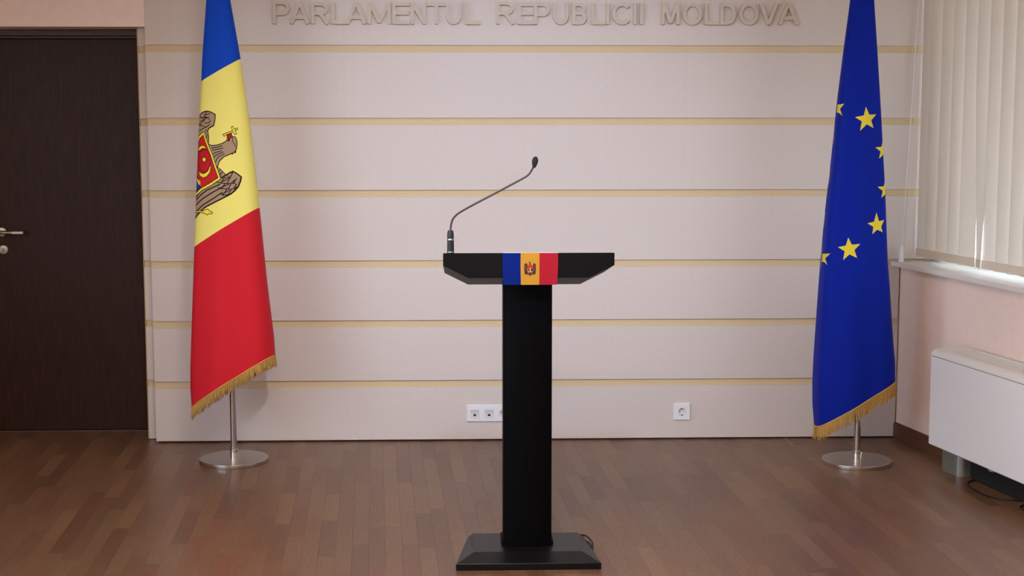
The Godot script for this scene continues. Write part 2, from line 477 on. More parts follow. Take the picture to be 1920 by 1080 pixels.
# ------------------------------------------------------------------ lamps
func build_ceiling_lamps() -> void:
	var glow := plain("lamp_glow", Color(0.9, 0.9, 0.88), 0.6)
	glow.emission_enabled = true
	glow.emission = Color(1.0, 0.92, 0.82)
	glow.emission_energy_multiplier = 1.6
	var rim := plain("lamp_rim", rgb(225, 225, 222), 0.4)
	var spots := [
		[Vector3(-0.2, CEILING_Y, -3.9), 4.7, "rectangular ceiling lamp nearest the panelled wall"],
		[Vector3(-0.2, CEILING_Y, -1.4), 4.7, "rectangular ceiling lamp in the middle of the ceiling"],
		[Vector3(-0.2, CEILING_Y, 1.1), 4.7, "rectangular ceiling lamp behind the camera"]]
	for s in spots:
		var t := thing("ceiling_lamp", s[2], "ceiling lamp", s[0], "ceiling lamps")
		var st := begin()
		for q in [[-0.65, -0.35, 0.65, -0.32], [-0.65, 0.32, 0.65, 0.35], [-0.65, -0.32, -0.62, 0.32], [0.62, -0.32, 0.65, 0.32]]:
			put_box(st, Vector3(q[0], -0.02, q[1]), Vector3(q[2], 0.0, q[3]), 0.003)
		part(t, "frame", st.commit(), rim)
		part(t, "diffuser", box(Vector3(-0.62, -0.012, -0.32), Vector3(0.62, 0.0, 0.32)), glow)
		var l := AreaLight3D.new()
		l.name = "lamp_light"
		l.area_size = Vector2(1.2, 0.6)
		l.light_color = Color(1.0, 0.92, 0.82)
		l.light_energy = s[1]
		l.shadow_enabled = true
		l.area_range = 20.0
		l.area_attenuation = 2.0
		t.add_child(l)
		l.position = Vector3(0, -0.03, 0)
		l.rotation_degrees = Vector3(-90, 0, 0)
	# a cooler spotlight under the ceiling is turned on the lectern and the middle of the panelled wall
	var body := plain("spot_body", rgb(230, 230, 228), 0.4)
	var lens := plain("spot_lens", Color(0.9, 0.92, 0.95), 0.3)
	lens.emission_enabled = true
	lens.emission = Color(0.80, 0.89, 1.0)
	lens.emission_energy_multiplier = 3.0
	var at := Vector3(0.05, 2.80, -3.0)
	var t := thing("ceiling_spotlight", "white ceiling spotlight turned towards the lectern", "spotlight", at)
	part(t, "mount", lathe([Vector2(0.0, 0.08), Vector2(0.012, 0.08), Vector2(0.012, 0.19), Vector2(0.05, 0.192), Vector2(0.05, 0.2)], 20), body)
	var head := Node3D.new()
	head.name = "head"
	t.add_child(head)
	head.look_at_from_position(at, Vector3(0.22, 1.15, WALL_Z))
	var back := Basis(Vector3.RIGHT, PI / 2)
	part(head, "housing", lathe([Vector2(0.0, 0.10), Vector2(0.07, 0.10), Vector2(0.10, 0.07), Vector2(0.10, 0.07), Vector2(0.10, -0.08), Vector2(0.10, -0.08), Vector2(0.09, -0.08), Vector2(0.09, -0.06)], 32, Vector3.ZERO, back), body)
	part(head, "lens", lathe([Vector2(0.09, -0.066), Vector2(0.0, -0.068)], 32, Vector3.ZERO, back), lens)
	var s2 := SpotLight3D.new()
	s2.name = "spot_light"
	head.add_child(s2)
	s2.position = Vector3(0, 0, -0.20)
	s2.spot_angle = 25.0
	s2.spot_angle_attenuation = 1.0
	s2.spot_range = 20.0
	s2.spot_attenuation = 2.0
	s2.light_size = 0.09
	s2.light_color = Color(0.80, 0.88, 1.0)
	s2.light_energy = 8.6
	s2.shadow_enabled = true

# ------------------------------------------------------------------ room shell
func build_shell() -> void:
	var plaster := ImageTexture.create_from_image(noise_image(5, 0.03, 4, 0.975, 1.0, 256))
	var pink := grained("pink_paint", rgb(251, 229, 219), plaster, Vector3(2, 2, 2), Vector3.ZERO, 0.75, true)
	var white := grained("white_paint", rgb(235, 233, 228), plaster, Vector3(2, 2, 2), Vector3(0.3, 0.2, 0.1), 0.8, true)
	part_structure("ceiling", box(Vector3(-3.8, CEILING_Y, -8.0), Vector3(5.0, CEILING_Y + 0.2, 2.9)), white)
	# the opposite wall has a window of its own, outside the picture; its daylight falls on the fan coil unit and the blue flag
	var wl := setting("wall_left", Vector3.ZERO, "painted wall opposite the blind, with a window")
	part(wl, "lower_wall", box(Vector3(-3.8, -0.1, -8.0), Vector3(-3.5, 0.75, 2.9)), pink)
	part(wl, "lintel", box(Vector3(-3.8, 2.7, -8.0), Vector3(-3.5, CEILING_Y, 2.9)), pink)
	part(wl, "pier", box(Vector3(-3.8, 0.75, -8.0), Vector3(-3.5, 2.7, -4.6)), pink)
	part(wl, "pier", box(Vector3(-3.8, 0.75, 0.6), Vector3(-3.5, 2.7, 2.9)), pink)
	var frame := plain("window_plastic", rgb(236, 236, 234), 0.3)
	var glass := StandardMaterial3D.new()
	glass.albedo_color = Color(0.9, 0.95, 0.96, 0.08)
	glass.transparency = BaseMaterial3D.TRANSPARENCY_ALPHA
	glass.roughness = 0.02
	mats["window_glass"] = glass
	var w2 := setting("window_2", Vector3.ZERO, "white framed window in the wall opposite the blind")
	for k in 5: part(w2, "mullion", box(Vector3(-3.68, 0.75, -4.6 + 1.28 * k), Vector3(-3.61, 2.7, -4.52 + 1.28 * k), 0.004), frame)
	part(w2, "bottom_rail", box(Vector3(-3.68, 0.75, -4.6), Vector3(-3.61, 0.83, 0.6), 0.004), frame)
	part(w2, "top_rail", box(Vector3(-3.68, 2.62, -4.6), Vector3(-3.61, 2.7, 0.6), 0.004), frame)
	for k in 4: part(w2, "pane", box(Vector3(-3.648, 0.83, -4.52 + 1.28 * k), Vector3(-3.642, 2.62, -3.32 + 1.28 * k)), glass)
	part(w2, "window_sill", box(Vector3(-3.61, 0.726, -4.6), Vector3(-3.44, 0.75, 0.6), 0.003), frame)
	part_structure("wall_rear", box(Vector3(-3.5, -0.1, 2.6), Vector3(5.0, CEILING_Y, 2.9)), pink)
	# the wall over the door niche is flush with the panels; below it the niche is cut back
	var over := setting("wall_over_door", Vector3.ZERO, "pinkish painted wall above the dark door")
	part(over, "painted_wall", box(Vector3(-3.5, 2.048, -8.0), Vector3(-1.529, CEILING_Y, WALL_Z)), pink)
	part(over, "painted_pier", box(Vector3(-3.5, 0.0, -8.0), Vector3(-3.25, 2.048, WALL_Z)), pink)

func part_structure(base: String, mesh: Mesh, mat: Material, label := "") -> MeshInstance3D:
	var o := part(self, base, mesh, mat, Vector3.ZERO, label)
	o.set_meta("kind", "structure")
	return o

# ------------------------------------------------------------------ panelled wall
func build_panelled_wall() -> void:
	var fine := ImageTexture.create_from_image(noise_image(11, 0.05, 4, 0.93, 1.0, 512))
	var face := grained("panel_laminate", rgb(224, 211, 203), fine, Vector3(1.2, 22, 22), Vector3.ZERO, 0.55, true)
	var ply := grained("groove_board", rgb(222, 198, 156), fine, Vector3(1.0, 30, 30), Vector3(0.4, 0.3, 0.2), 0.65, true)
	var edge := plain("panel_edge_band", rgb(190, 160, 105), 0.6)
	var w := setting("wall_back", Vector3.ZERO, "wall of pale wide horizontal panels with tan grooves between them")
	part(w, "groove_board", box(Vector3(-1.529, 0.008, WALL_Z - 0.08), Vector3(2.55, CEILING_Y, WALL_Z - 0.011)), ply)
	part(w, "solid_wall", box(Vector3(-1.584, 0.0, -8.0), Vector3(2.75, CEILING_Y, WALL_Z - 0.10)), mats["pink_paint"])
	for i in PANEL_BOTTOMS.size():
		var y0: float = PANEL_BOTTOMS[i]
		var y1: float = PANEL_BOTTOMS[i + 1] - GROOVE if i + 1 < PANEL_BOTTOMS.size() else CEILING_Y
		var x1 := 2.183 if y0 < 0.85 else 2.50
		part(w, "panel", box(Vector3(-1.529, y0, WALL_Z - 0.011), Vector3(x1, y1, WALL_Z), 0.0012), face)
	# the lining beside the door niche stands a little behind the panels and carries the same grooves
	var zs := WALL_Z - 0.085
	part(w, "lining_board", box(Vector3(-1.584, 0.005, zs - 0.09), Vector3(-1.529, 2.048, zs - 0.008)), ply)
	for i in 7:
		var y0: float = PANEL_BOTTOMS[i] - 0.004
		var y1: float = minf(PANEL_BOTTOMS[i + 1] - GROOVE - 0.004, 2.047)
		part(w, "lining_panel", box(Vector3(-1.581, y0, zs - 0.008), Vector3(-1.529, y1, zs), 0.0008), face)
	part(w, "edge_band", box(Vector3(-1.5855, 0.004, zs - 0.09), Vector3(-1.581, 2.047, zs + 0.0005), 0.0008), edge)

# ------------------------------------------------------------------ door
func build_door() -> void:
	var fine := ImageTexture.create_from_image(noise_image(21, 0.02, 4, 0.72, 1.0, 512))
	var wood := grained("door_wood", rgb(62, 36, 27), fine, Vector3(4, 0.5, 4), Vector3.ZERO, 0.42, true)
	wood.metallic_specular = 0.3
	var frame_wood := grained("door_frame_wood", rgb(74, 45, 36), fine, Vector3(0.9, 7, 7), Vector3(0.2, 0.5, 0.1), 0.42, true)
	var steel := plain("brushed_steel", rgb(168, 156, 140), 0.36, 1.0)
	var dark := plain("black_void", rgb(12, 11, 11), 0.8)
	var zd := -7.683
	var surround := setting("trim_1", Vector3.ZERO, "dark brown wooden frame round the door")
	part(surround, "head", box(Vector3(-3.24, 2.016, zd - 0.05), Vector3(-1.60, 2.048, zd + 0.045), 0.002), frame_wood)
	part(surround, "stop", box(Vector3(-3.20, 2.004, zd - 0.05), Vector3(-1.62, 2.016, zd + 0.012), 0.002), frame_wood)
	for x in [-3.25, -1.612]: part(surround, "jamb", box(Vector3(x, 0.0, zd - 0.05), Vector3(x + 0.028, 2.016, zd + 0.045), 0.002), frame_wood)
	part(surround, "backing", box(Vector3(-3.25, 0.0, -8.0), Vector3(-1.60, 2.048, zd - 0.05)), dark)
	for k in 2:
		var x0 := -2.386 if k == 0 else -3.219
		var x1 := -1.615 if k == 0 else -2.390
		var d := setting("door_%d" % (k + 1), Vector3(x0, 0, zd), "dark brown wooden door leaf with a steel lever handle" if k == 0 else "dark brown wooden door leaf left of the one with the lever handle")
		part(d, "leaf", box(Vector3(0, 0.008, -0.045), Vector3(x1 - x0, 2.003, 0.0), 0.003), wood)
		part(d, "threshold", box(Vector3(0, 0.0, -0.05), Vector3(x1 - x0, 0.007, 0.004), 0.001), plain("threshold_bronze", rgb(86, 66, 50), 0.5))
		if k == 0:
			var fore := Basis(Vector3.RIGHT, PI / 2)
			var h := part(d, "handle", lathe([Vector2(0.0, 0.011), Vector2(0.021, 0.011), Vector2(0.025, 0.008), Vector2(0.025, 0.0)], 28, Vector3.ZERO, fore), steel, Vector3(0.052, 1.034, 0.0))
			part(h, "lever", tube([Vector3(0, 0, 0.008), Vector3(0, 0, 0.035), Vector3(0.004, 0, 0.046), Vector3(0.016, 0, 0.050), Vector3(0.06, 0, 0.050)], 0.0085, 12), steel)
			part(h, "grip", box(Vector3(0.014, -0.0095, 0.042), Vector3(0.122, 0.0095, 0.056), 0.004), steel)
			var c := part(d, "lock_plate", lathe([Vector2(0.0, 0.009), Vector2(0.021, 0.009), Vector2(0.0245, 0.006), Vector2(0.0245, 0.0)], 28, Vector3.ZERO, fore), steel, Vector3(0.056, 0.944, 0.0))
			part(c, "keyhole", box(Vector3(-0.002, -0.012, 0.008), Vector3(0.002, 0.008, 0.0098)), dark)
			part(d, "hinge", lathe([Vector2(0.0, 0.05), Vector2(0.007, 0.05), Vector2(0.007, 0.05), Vector2(0.007, -0.05), Vector2(0.007, -0.05), Vector2(0.0, -0.05)], 14), steel, Vector3(x1 - x0 - 0.004, 0.28, 0.006))
			part(d, "hinge", lathe([Vector2(0.0, 0.05), Vector2(0.007, 0.05), Vector2(0.007, 0.05), Vector2(0.007, -0.05), Vector2(0.007, -0.05), Vector2(0.0, -0.05)], 14), steel, Vector3(x1 - x0 - 0.004, 1.78, 0.006))

# ------------------------------------------------------------------ window wall
func plan(s0: float, s1: float, o0: float, o1: float, gap := 0.0) -> PackedVector2Array:
	# an outline on the window wall's own plan; where s0 is 0 the end is cut to meet the panelled wall
	var cut := func(o: float) -> float: return -0.2034 * o + gap if s0 == 0.0 else s0
	return PackedVector2Array([Vector2(cut.call(o0), o0), Vector2(s1, o0), Vector2(s1, o1), Vector2(cut.call(o1), o1)])

func build_window_wall() -> void:
	var pink: Material = mats["pink_paint"]
	var w := setting("wall_right", Vector3.ZERO, "pinkish painted wall under the window")
	window_wall_frame(w)
	part(w, "lower_wall", prism(plan(0.0, 10.2, -0.32, 0.0), -0.1, 0.876), pink)
	part(w, "lintel", prism(plan(0.0, 10.2, -0.32, 0.0), 2.62, CEILING_Y), pink)
	part(w, "pier", box(Vector3(5.2, 0.876, -0.32), Vector3(10.2, 2.62, 0.0)), pink)
	var bwood := grained("baseboard_wood", rgb(112, 72, 50), mats["door_wood"].albedo_texture, Vector3(0.8, 9, 9), Vector3(0.1, 0.7, 0.3), 0.45)
	var bb := setting("baseboard_right", Vector3.ZERO, "brown wooden skirting under the window wall")
	window_wall_frame(bb)
	part(bb, "board", prism(plan(0.0, 10.1, 0.0, 0.014, 0.002), 0.0, 0.076), bwood)
	part(bb, "cap", prism(plan(0.0, 10.1, 0.0, 0.010, 0.002), 0.076, 0.081), bwood)
	# window
	var upvc := plain("window_plastic", rgb(236, 236, 234), 0.3)
	var glass: Material = mats["window_glass"]
	var win := setting("window_1", Vector3.ZERO, "white framed window behind the vertical blind")
	window_wall_frame(win)
	for k in 5: part(win, "mullion", box(Vector3(0.05 + 1.27 * k, 0.876, -0.21), Vector3(0.13 + 1.27 * k, 2.62, -0.14), 0.004), upvc)
	part(win, "bottom_rail", box(Vector3(0.05, 0.876, -0.21), Vector3(5.2, 0.955, -0.14), 0.004), upvc)
	part(win, "top_rail", box(Vector3(0.05, 2.54, -0.21), Vector3(5.2, 2.62, -0.14), 0.004), upvc)
	for k in 4: part(win, "pane", box(Vector3(0.13 + 1.27 * k, 0.955, -0.178), Vector3(1.32 + 1.27 * k, 2.54, -0.172)), glass)
	var sill_white := plain("sill_plastic", rgb(232, 229, 226), 0.22)
	var st := begin()
	put_prism(st, plan(0.0, 5.2, -0.14, 0.046, 0.0015), 0.8765, 0.900)
	put_prism(st, plan(0.0, 5.2, 0.046, 0.050, 0.0015), 0.8785, 0.898)
	part(win, "window_sill", st.commit(), sill_white)
	build_blind()

func build_blind() -> void:
	var cloth := StandardMaterial3D.new()
	cloth.albedo_texture = ImageTexture.create_from_image(noise_image(31, 0.09, 3, 0.94, 1.0, 256))
	cloth.albedo_color = rgb(238, 232, 222)
	cloth.uv1_triplanar = true
	cloth.uv1_scale = Vector3(14, 2, 14)
	cloth.roughness = 0.85
	cloth.backlight_enabled = true
	cloth.backlight = Color(0.32, 0.31, 0.29)
	var hemcloth := plain("blind_hem", rgb(214, 200, 182), 0.85)
	var white := plain("blind_plastic", rgb(236, 234, 232), 0.4)
	var t := thing("vertical_blind", "cream vertical blind of wide fabric slats hanging at the window", "blind")
	window_wall_frame(t)
	part(t, "headrail", box(Vector3(0.03, 2.54, -0.105), Vector3(5.15, 2.58, -0.055), 0.004), white)
	var o := -0.08
	for k in 47:
		var s := 0.0525 + 0.107 * k
		var half := 0.0585
		if k == 0:
			s = 0.079
			half = 0.055
		var rows := []
		for i in 13:
			var h := lerpf(2.54, 0.925, i / 12.0)
			var a := deg_to_rad(-10.0)
			if k == 5: a = deg_to_rad(lerpf(-10.0, 22.0, clampf((1.75 - h) / 0.8, 0.0, 1.0)))
			var line := []
			for j in 7:
				var q := lerpf(-half, half, j / 6.0)
				var bow := 0.004 * (1.0 - pow(q / half, 2.0))
				line.append(Vector3(s + q * cos(a) - bow * sin(a), h, o + q * sin(a) + bow * cos(a)))
			rows.append(line)
		var st := begin()
		put_grid(st, rows, func(i: int) -> Vector3: return Vector3(s, rows[i][3].y, -0.5))
		var sl := part(t, "slat", st.commit(), cloth)
		var a2 := deg_to_rad(-10.0 if k != 5 else 22.0)
		var hem := box(Vector3(-half, 0.0, -0.0022), Vector3(half, 0.042, 0.0022), 0.001)
		var hm := part(sl, "hem", hem, hemcloth, Vector3(s, 0.923, o + 0.002))
		hm.rotation.y = -a2
	var chain := []
	for k in 48: chain.append(Vector3(0.03 + 0.107 * k, 0.930 - 0.006 * (k % 2), o + 0.012))
	part(t, "bead_chain", tube(chain, 0.0014, 6), white)
	# pull cords run down to a white weight on the corner of the sill
	for q in [[Vector3(0.035, 2.54, -0.05), Vector3(0.052, 0.955, 0.028)], [Vector3(0.045, 2.54, -0.055), Vector3(0.040, 0.950, 0.000)], [Vector3(0.030, 2.54, -0.045), Vector3(0.062, 0.965, 0.032)]]:
		part(t, "cord", tube([q[0], q[0].lerp(q[1], 0.5) + Vector3(0, 0, -0.004), q[1]], 0.0013, 6), white)
	part(t, "cord_weight", lathe([Vector2(0.0, 0.085), Vector2(0.006, 0.084), Vector2(0.0105, 0.07), Vector2(0.0135, 0.03), Vector2(0.0135, 0.0), Vector2(0.0135, 0.0), Vector2(0.0, 0.0)], 14), white, Vector3(0.052, 0.9005, 0.028))

# ------------------------------------------------------------------ floor
func build_floor() -> void:
	var rng := RandomNumberGenerator.new()
	rng.seed = 77
	var g1 := ImageTexture.create_from_image(noise_image(41, 0.02, 5, 0.84, 1.0, 512))
	var tones := [rgb(133, 97, 73), rgb(127, 92, 69), rgb(138, 103, 76), rgb(121, 86, 64), rgb(131, 93, 68), rgb(133, 101, 77), rgb(125, 91, 70), rgb(143, 107, 78), rgb(127, 87, 65), rgb(131, 97, 73), rgb(118, 84, 63), rgb(135, 97, 71)]
	var woods := []
	for i in tones.size():
		var m := grained("parquet_%d" % i, tones[i], g1, Vector3(9.0, 9.0, 0.9), Vector3(rng.randf(), rng.randf(), rng.randf()), 0.36)
		woods.append(m)
	var f := setting("floor", Vector3(0, 0, -6.0), "brown parquet floor of short strips laid lengthwise")
	f.rotation_degrees.y = 3.34
	part(f, "subfloor", box(Vector3(-5.5, -0.2, -2.6), Vector3(6.5, -0.0135, 9.4)), plain("subfloor_dark", rgb(60, 42, 32), 0.9))
	var width := 0.063
	var lengths := [0.42, 0.49, 0.49]
	var shapes := []
	for l in lengths: shapes.append(box(Vector3(-width * 0.5 + 0.00012, -0.013, -l * 0.5 + 0.00012), Vector3(width * 0.5 - 0.00012, 0.0, l * 0.5 - 0.00012), 0.0003))
	var seen := []
	var rest := []
	var back := f.transform
	var x := -4.7
	while x < 5.6:
		var z := -2.4 - rng.randf() * 0.45
		while z < 9.2:
			var k := rng.randi() % 3
			var l: float = lengths[k]
			var at := Vector3(x, 0, z + l * 0.5)
			var p := back * at
			var item := [at, k, rng.randi() % tones.size(), p]
			z += l
			if p.z > -7.95 and p.z < 2.7 and p.x > -3.55 and p.x < 5.0:
				var half_view := 0.345 * -p.z
				if p.z < -5.0 and absf(p.x + p.z * 0.0332) < half_view + 0.05 and p.z > -7.62: seen.append(item)
				else: rest.append(item)
		x += width
	seen.sort_custom(func(a: Array, b: Array) -> bool: return a[3].length() < b[3].length())
	for i in seen.size():
		if i < 300:
			part(f, "parquet_strip", shapes[seen[i][1]], woods[seen[i][2]], seen[i][0])
		else:
			rest.append(seen[i])
	var tools := []
	for i in tones.size(): tools.append(begin())
	for q in rest:
		tools[q[2]].append_from(shapes[q[1]], 0, Transform3D(Basis.IDENTITY, q[0]))
	var far := ArrayMesh.new()
	for i in tones.size():
		tools[i].set_material(woods[i])
		tools[i].commit(far)
	var o := MeshInstance3D.new()
	o.name = "parquet"
	o.mesh = far
	o.set_meta("kind", "stuff")
	f.add_child(o)

# ------------------------------------------------------------------ lectern
func build_lectern() -> void:
	var black := plain("lectern_black", rgb(11, 11, 13), 0.45)
	var base_black := plain("lectern_base_black", rgb(20, 20, 24), 0.32)
	black.metallic_specular = 0.12
	base_black.metallic_specular = 0.3
	var c := Vector3(0.2375, 0, -5.41)
	var t := thing("lectern", "black metal lectern on a square column with a small flag on its front", "lectern", c)
	# foot plate: low edge, then a ramp up to a flat top
	var st := begin()
	var low := [Vector3(-0.265, 0, 0.154), Vector3(0.260, 0, 0.154), Vector3(0.222, 0, -0.190), Vector3(-0.222, 0, -0.190)]
	var top := [Vector3(-0.200, 0.042, 0.064), Vector3(0.196, 0.042, 0.064), Vector3(0.196, 0.042, -0.180), Vector3(-0.200, 0.042, -0.180)]
	var rise := Vector3(0, 0.023, 0)
	for i in 4:
		var j := (i + 1) % 4
		var out: Vector3 = (low[i] + low[j]) * 0.5
		var soft := 0.003
		quad(st, low[i], low[j], low[j] + rise, low[i] + rise, out)
		var inl: Vector3 = low[i] + rise + Vector3(0, soft * 0.6, 0) - low[i].normalized() * soft
		var inj: Vector3 = low[j] + rise + Vector3(0, soft * 0.6, 0) - low[j].normalized() * soft
		quad(st, low[i] + rise, low[j] + rise, inj, inl, out.normalized() + Vector3.UP)
		quad(st, inl, inj, top[j], top[i], Vector3.UP + out)
	quad(st, top[0], top[1], top[2], top[3], Vector3.UP)
	quad(st, low[0], low[1], low[2], low[3], Vector3.DOWN)
	part(t, "base_plate", st.commit(), base_black)
	# column with a gently bowed front
	var outline := func(grow: float) -> PackedVector2Array:
		var out := PackedVector2Array()
		var hw := 0.090 + grow
		for k in 13:
			var q := lerpf(-1.0, 1.0, k / 12.0)
			out.append(Vector2(q * (hw - 0.008), 0.0 + grow - 0.016 * q * q))
		out.append(Vector2(hw - 0.002, -0.022))
		out.append(Vector2(hw, -0.030))
		out.append(Vector2(hw, -0.140 - grow))
		out.append(Vector2(hw - 0.010, -0.150 - grow))
		out.append(Vector2(-hw + 0.010, -0.150 - grow))
		out.append(Vector2(-hw, -0.140 - grow))
		out.append(Vector2(-hw, -0.030))
		out.append(Vector2(-hw + 0.002, -0.022))
		return out
	part(t, "column", prism(outline.call(0.0), 0.042, 1.045), black)
	st = begin()
	put_prism(st, outline.call(0.007), 0.0425, 0.053)
	put_prism(st, outline.call(0.004), 0.053, 0.057)
	part(t, "collar", st.commit(), black)
	# desk: tapered underside, top sloping down towards the speaker
	st = begin()
	var cx := 0.238
	var ring := [Vector2(-0.3065, 1.140), Vector2(-0.3040, 1.1425), Vector2(0.3040, 1.1425), Vector2(0.3065, 1.140), Vector2(0.3065, 1.098), Vector2(0.2165, 1.053), Vector2(-0.2165, 1.053), Vector2(-0.3065, 1.098)]
	var zf := 0.080
	var depth := 0.42
	var sink := 0.072
	var mid := Vector3(0, 1.09, 0.08)
	var mid2 := Vector3(0, 1.09 - sink, zf - depth)
	var lip := 0.0025
	for i in ring.size():
		var a: Vector2 = ring[i]
		var b: Vector2 = ring[(i + 1) % ring.size()]
		var a0 := Vector3(a.x, a.y, zf - lip)
		var b0 := Vector3(b.x, b.y, zf - lip)
		var af := Vector3(a.x * 0.993, 1.09 + (a.y - 1.09) * 0.95, zf)
		var bf := Vector3(b.x * 0.993, 1.09 + (b.y - 1.09) * 0.95, zf)
		var a1 := Vector3(a.x, a.y - sink, zf - depth)
		var b1 := Vector3(b.x, b.y - sink, zf - depth)
		var out := Vector3((a.x + b.x) * 0.5, (a.y + b.y) * 0.5 - 1.09, 0)
		quad(st, a0, b0, b1, a1, out)
		quad(st, a0, b0, bf, af, out.normalized() + Vector3(0, 0, 0.5))
		tri(st, af, bf, mid, Vector3(0, 0, 1))
		tri(st, a1, b1, mid2, Vector3(0, 0, -1))
	var desk_black := plain("lectern_desk_black", rgb(17, 17, 19), 0.45)
	desk_black.metallic_specular = 0.22
	part(t, "desk", st.commit(), desk_black)
	part(t, "switch", lathe([Vector2(0.0, 0.004), Vector2(0.004, 0.0035), Vector2(0.005, 0.0), Vector2(0.005, -0.006)], 14), plain("switch_black", rgb(18, 20, 20), 0.4), Vector3(-0.2535, 1.136, 0.055))
	# small printed flag folded over the front edge of the desk
	build_small_flag(c)
	build_microphone(c)

func build_small_flag(c: Vector3) -> void:
	var blue := rgb(11, 32, 112)
	var yellow := rgb(190, 137, 48)
	var red := rgb(166, 32, 46)
	var ink := {"b": rgb(110, 66, 50), "d": rgb(72, 42, 44), "r": rgb(186, 52, 38), "n": rgb(36, 40, 100), "y": rgb(214, 160, 66)}
	var img := Image.create(1250, 740, false, Image.FORMAT_RGB8)
	img.fill(rgb(196, 192, 192))
	img.fill_rect(Rect2i(0, 14, 406, 726), blue)
	img.fill_rect(Rect2i(406, 8, 424, 732), yellow)
	img.fill_rect(Rect2i(830, 14, 420, 726), red)
	# the crest, drawn on the yellow band: spread wings, head, shield and tail
	var shapes := [
		["d", [492, 268, 530, 248, 558, 262, 562, 330, 552, 400, 572, 460, 606, 515, 545, 495, 498, 505, 488, 380]],
		["d", [748, 268, 710, 248, 684, 262, 678, 330, 690, 400, 668, 460, 634, 515, 696, 495, 742, 505, 752, 380]],
		["b", [512, 290, 540, 275, 535, 360, 545, 440, 520, 420, 505, 350]],
		["b", [724, 290, 700, 275, 702, 360, 692, 440, 718, 420, 732, 350]],
		["b", [590, 300, 600, 240, 585, 225, 612, 205, 632, 225, 640, 300]],
		["r", [555, 305, 600, 280, 680, 305, 690, 350, 640, 360, 560, 350]],
		["d", [610, 262, 630, 262, 650, 340, 590, 340]],
		["r", [595, 285, 612, 270, 632, 285, 645, 335, 585, 335]],
		["n", [560, 360, 612, 370, 605, 420, 575, 430]],
		["n", [635, 370, 690, 360, 678, 425, 640, 430]],
		["y", [612, 355, 638, 355, 634, 440, 616, 440]],
		["r", [575, 375, 598, 380, 592, 412, 578, 412]],
		["b", [570, 470, 620, 445, 672, 470, 655, 520, 620, 545, 588, 520]],
		["d", [600, 480, 620, 470, 640, 480, 622, 530]],
		["d", [505, 470, 560, 510, 575, 530, 530, 500]],
		["d", [740, 470, 690, 505, 668, 530, 715, 500]]]
	for s in shapes:
		var poly := PackedVector2Array()
		for k in range(0, s[1].size(), 2): poly.append(Vector2(s[1][k], s[1][k + 1]))
		paint_polygon(img, poly, ink[s[0]])
	var m := StandardMaterial3D.new()
	m.albedo_texture = ImageTexture.create_from_image(img)
	m.roughness = 0.6
	m.metallic_specular = 0.15
	var t := thing("small_flag", "small blue, yellow and red flag with a crest hung on the lectern front", "flag", Vector3(0.2422, 1.0285, c.z + 0.0822))
	var rows := []
	var uvs := []
	var line := [Vector2(0.0, 0.0), Vector2(0.0, 0.03), Vector2(0.0, 0.06), Vector2(0.0002, 0.09), Vector2(0.0002, 0.1135), Vector2(-0.0012, 0.1158), Vector2(-0.0045, 0.1164), Vector2(-0.03, 0.1122)]
	for i in line.size():
		var a := []
		var b := []
		for k in 9:
			var q := k / 8.0
			var wide := lerpf(0.1920, 0.1985, clampf(line[i].y / 0.05, 0.0, 1.0)) * 0.5
			a.append(Vector3(lerpf(-wide, wide, q), line[i].y, line[i].x))
			b.append(Vector2(q, clampf(1.0 - line[i].y / 0.1165, 0.0, 1.0) if i < 6 else 0.004))
		rows.append(a)
		uvs.append(b)
	var st := begin()
	put_grid(st, rows, func(_i: int) -> Vector3: return Vector3(0, 0.03, -0.3), uvs)
	part(t, "sheet", st.commit(), m)

func build_microphone(c: Vector3) -> void:
	var dark := plain("mic_dark", rgb(38, 42, 44), 0.38, 0.3)
	var neck := plain("mic_neck", rgb(66, 58, 58), 0.45, 0.5)
	var silver := plain("mic_ring", rgb(196, 204, 204), 0.3, 1.0)
	var foam := plain("mic_foam", rgb(26, 26, 28), 0.95)
	var t := thing("gooseneck_microphone", "thin black gooseneck microphone bending over the lectern from its corner", "microphone", Vector3(-0.0425, 1.1345, -5.40))
	part(t, "base", lathe([Vector2(0.0, -0.003), Vector2(0.0125, -0.003), Vector2(0.0125, -0.003), Vector2(0.0125, 0.004), Vector2(0.0120, 0.048)], 20), dark)
	part(t, "ring", lathe([Vector2(0.0120, 0.048), Vector2(0.0126, 0.049), Vector2(0.0126, 0.053), Vector2(0.0120, 0.054)], 20), silver)
	part(t, "sleeve", lathe([Vector2(0.0120, 0.054), Vector2(0.0122, 0.070), Vector2(0.0095, 0.084), Vector2(0.0095, 0.084), Vector2(0.0, 0.085)], 20), dark)
	part(t, "foot_ring", lathe([Vector2(0.0125, 0.004), Vector2(0.0130, 0.005), Vector2(0.0130, 0.007), Vector2(0.0122, 0.008)], 20), silver)
	var pts := []
	for p in [[0.0, 0.082], [0.002, 0.104], [0.008, 0.123], [0.021, 0.139], [0.041, 0.153], [0.088, 0.179], [0.165, 0.219], [0.242, 0.260], [0.276, 0.279], [0.291, 0.296], [0.299, 0.312], [0.303, 0.322]]:
		pts.append(Vector3(p[0] * 0.997, p[1], 0.0))
	part(t, "gooseneck", tube(pts, 0.0036, 10), neck)
	part(t, "head", lathe([Vector2(0.0, -0.006), Vector2(0.005, -0.005), Vector2(0.0085, 0.004), Vector2(0.0108, 0.014), Vector2(0.0112, 0.021), Vector2(0.0092, 0.029), Vector2(0.005, 0.0345), Vector2(0.0, 0.036)], 20, Vector3.ZERO, Basis(Vector3.BACK, -0.16)), foam, Vector3(0.3015, 0.314, 0.0))

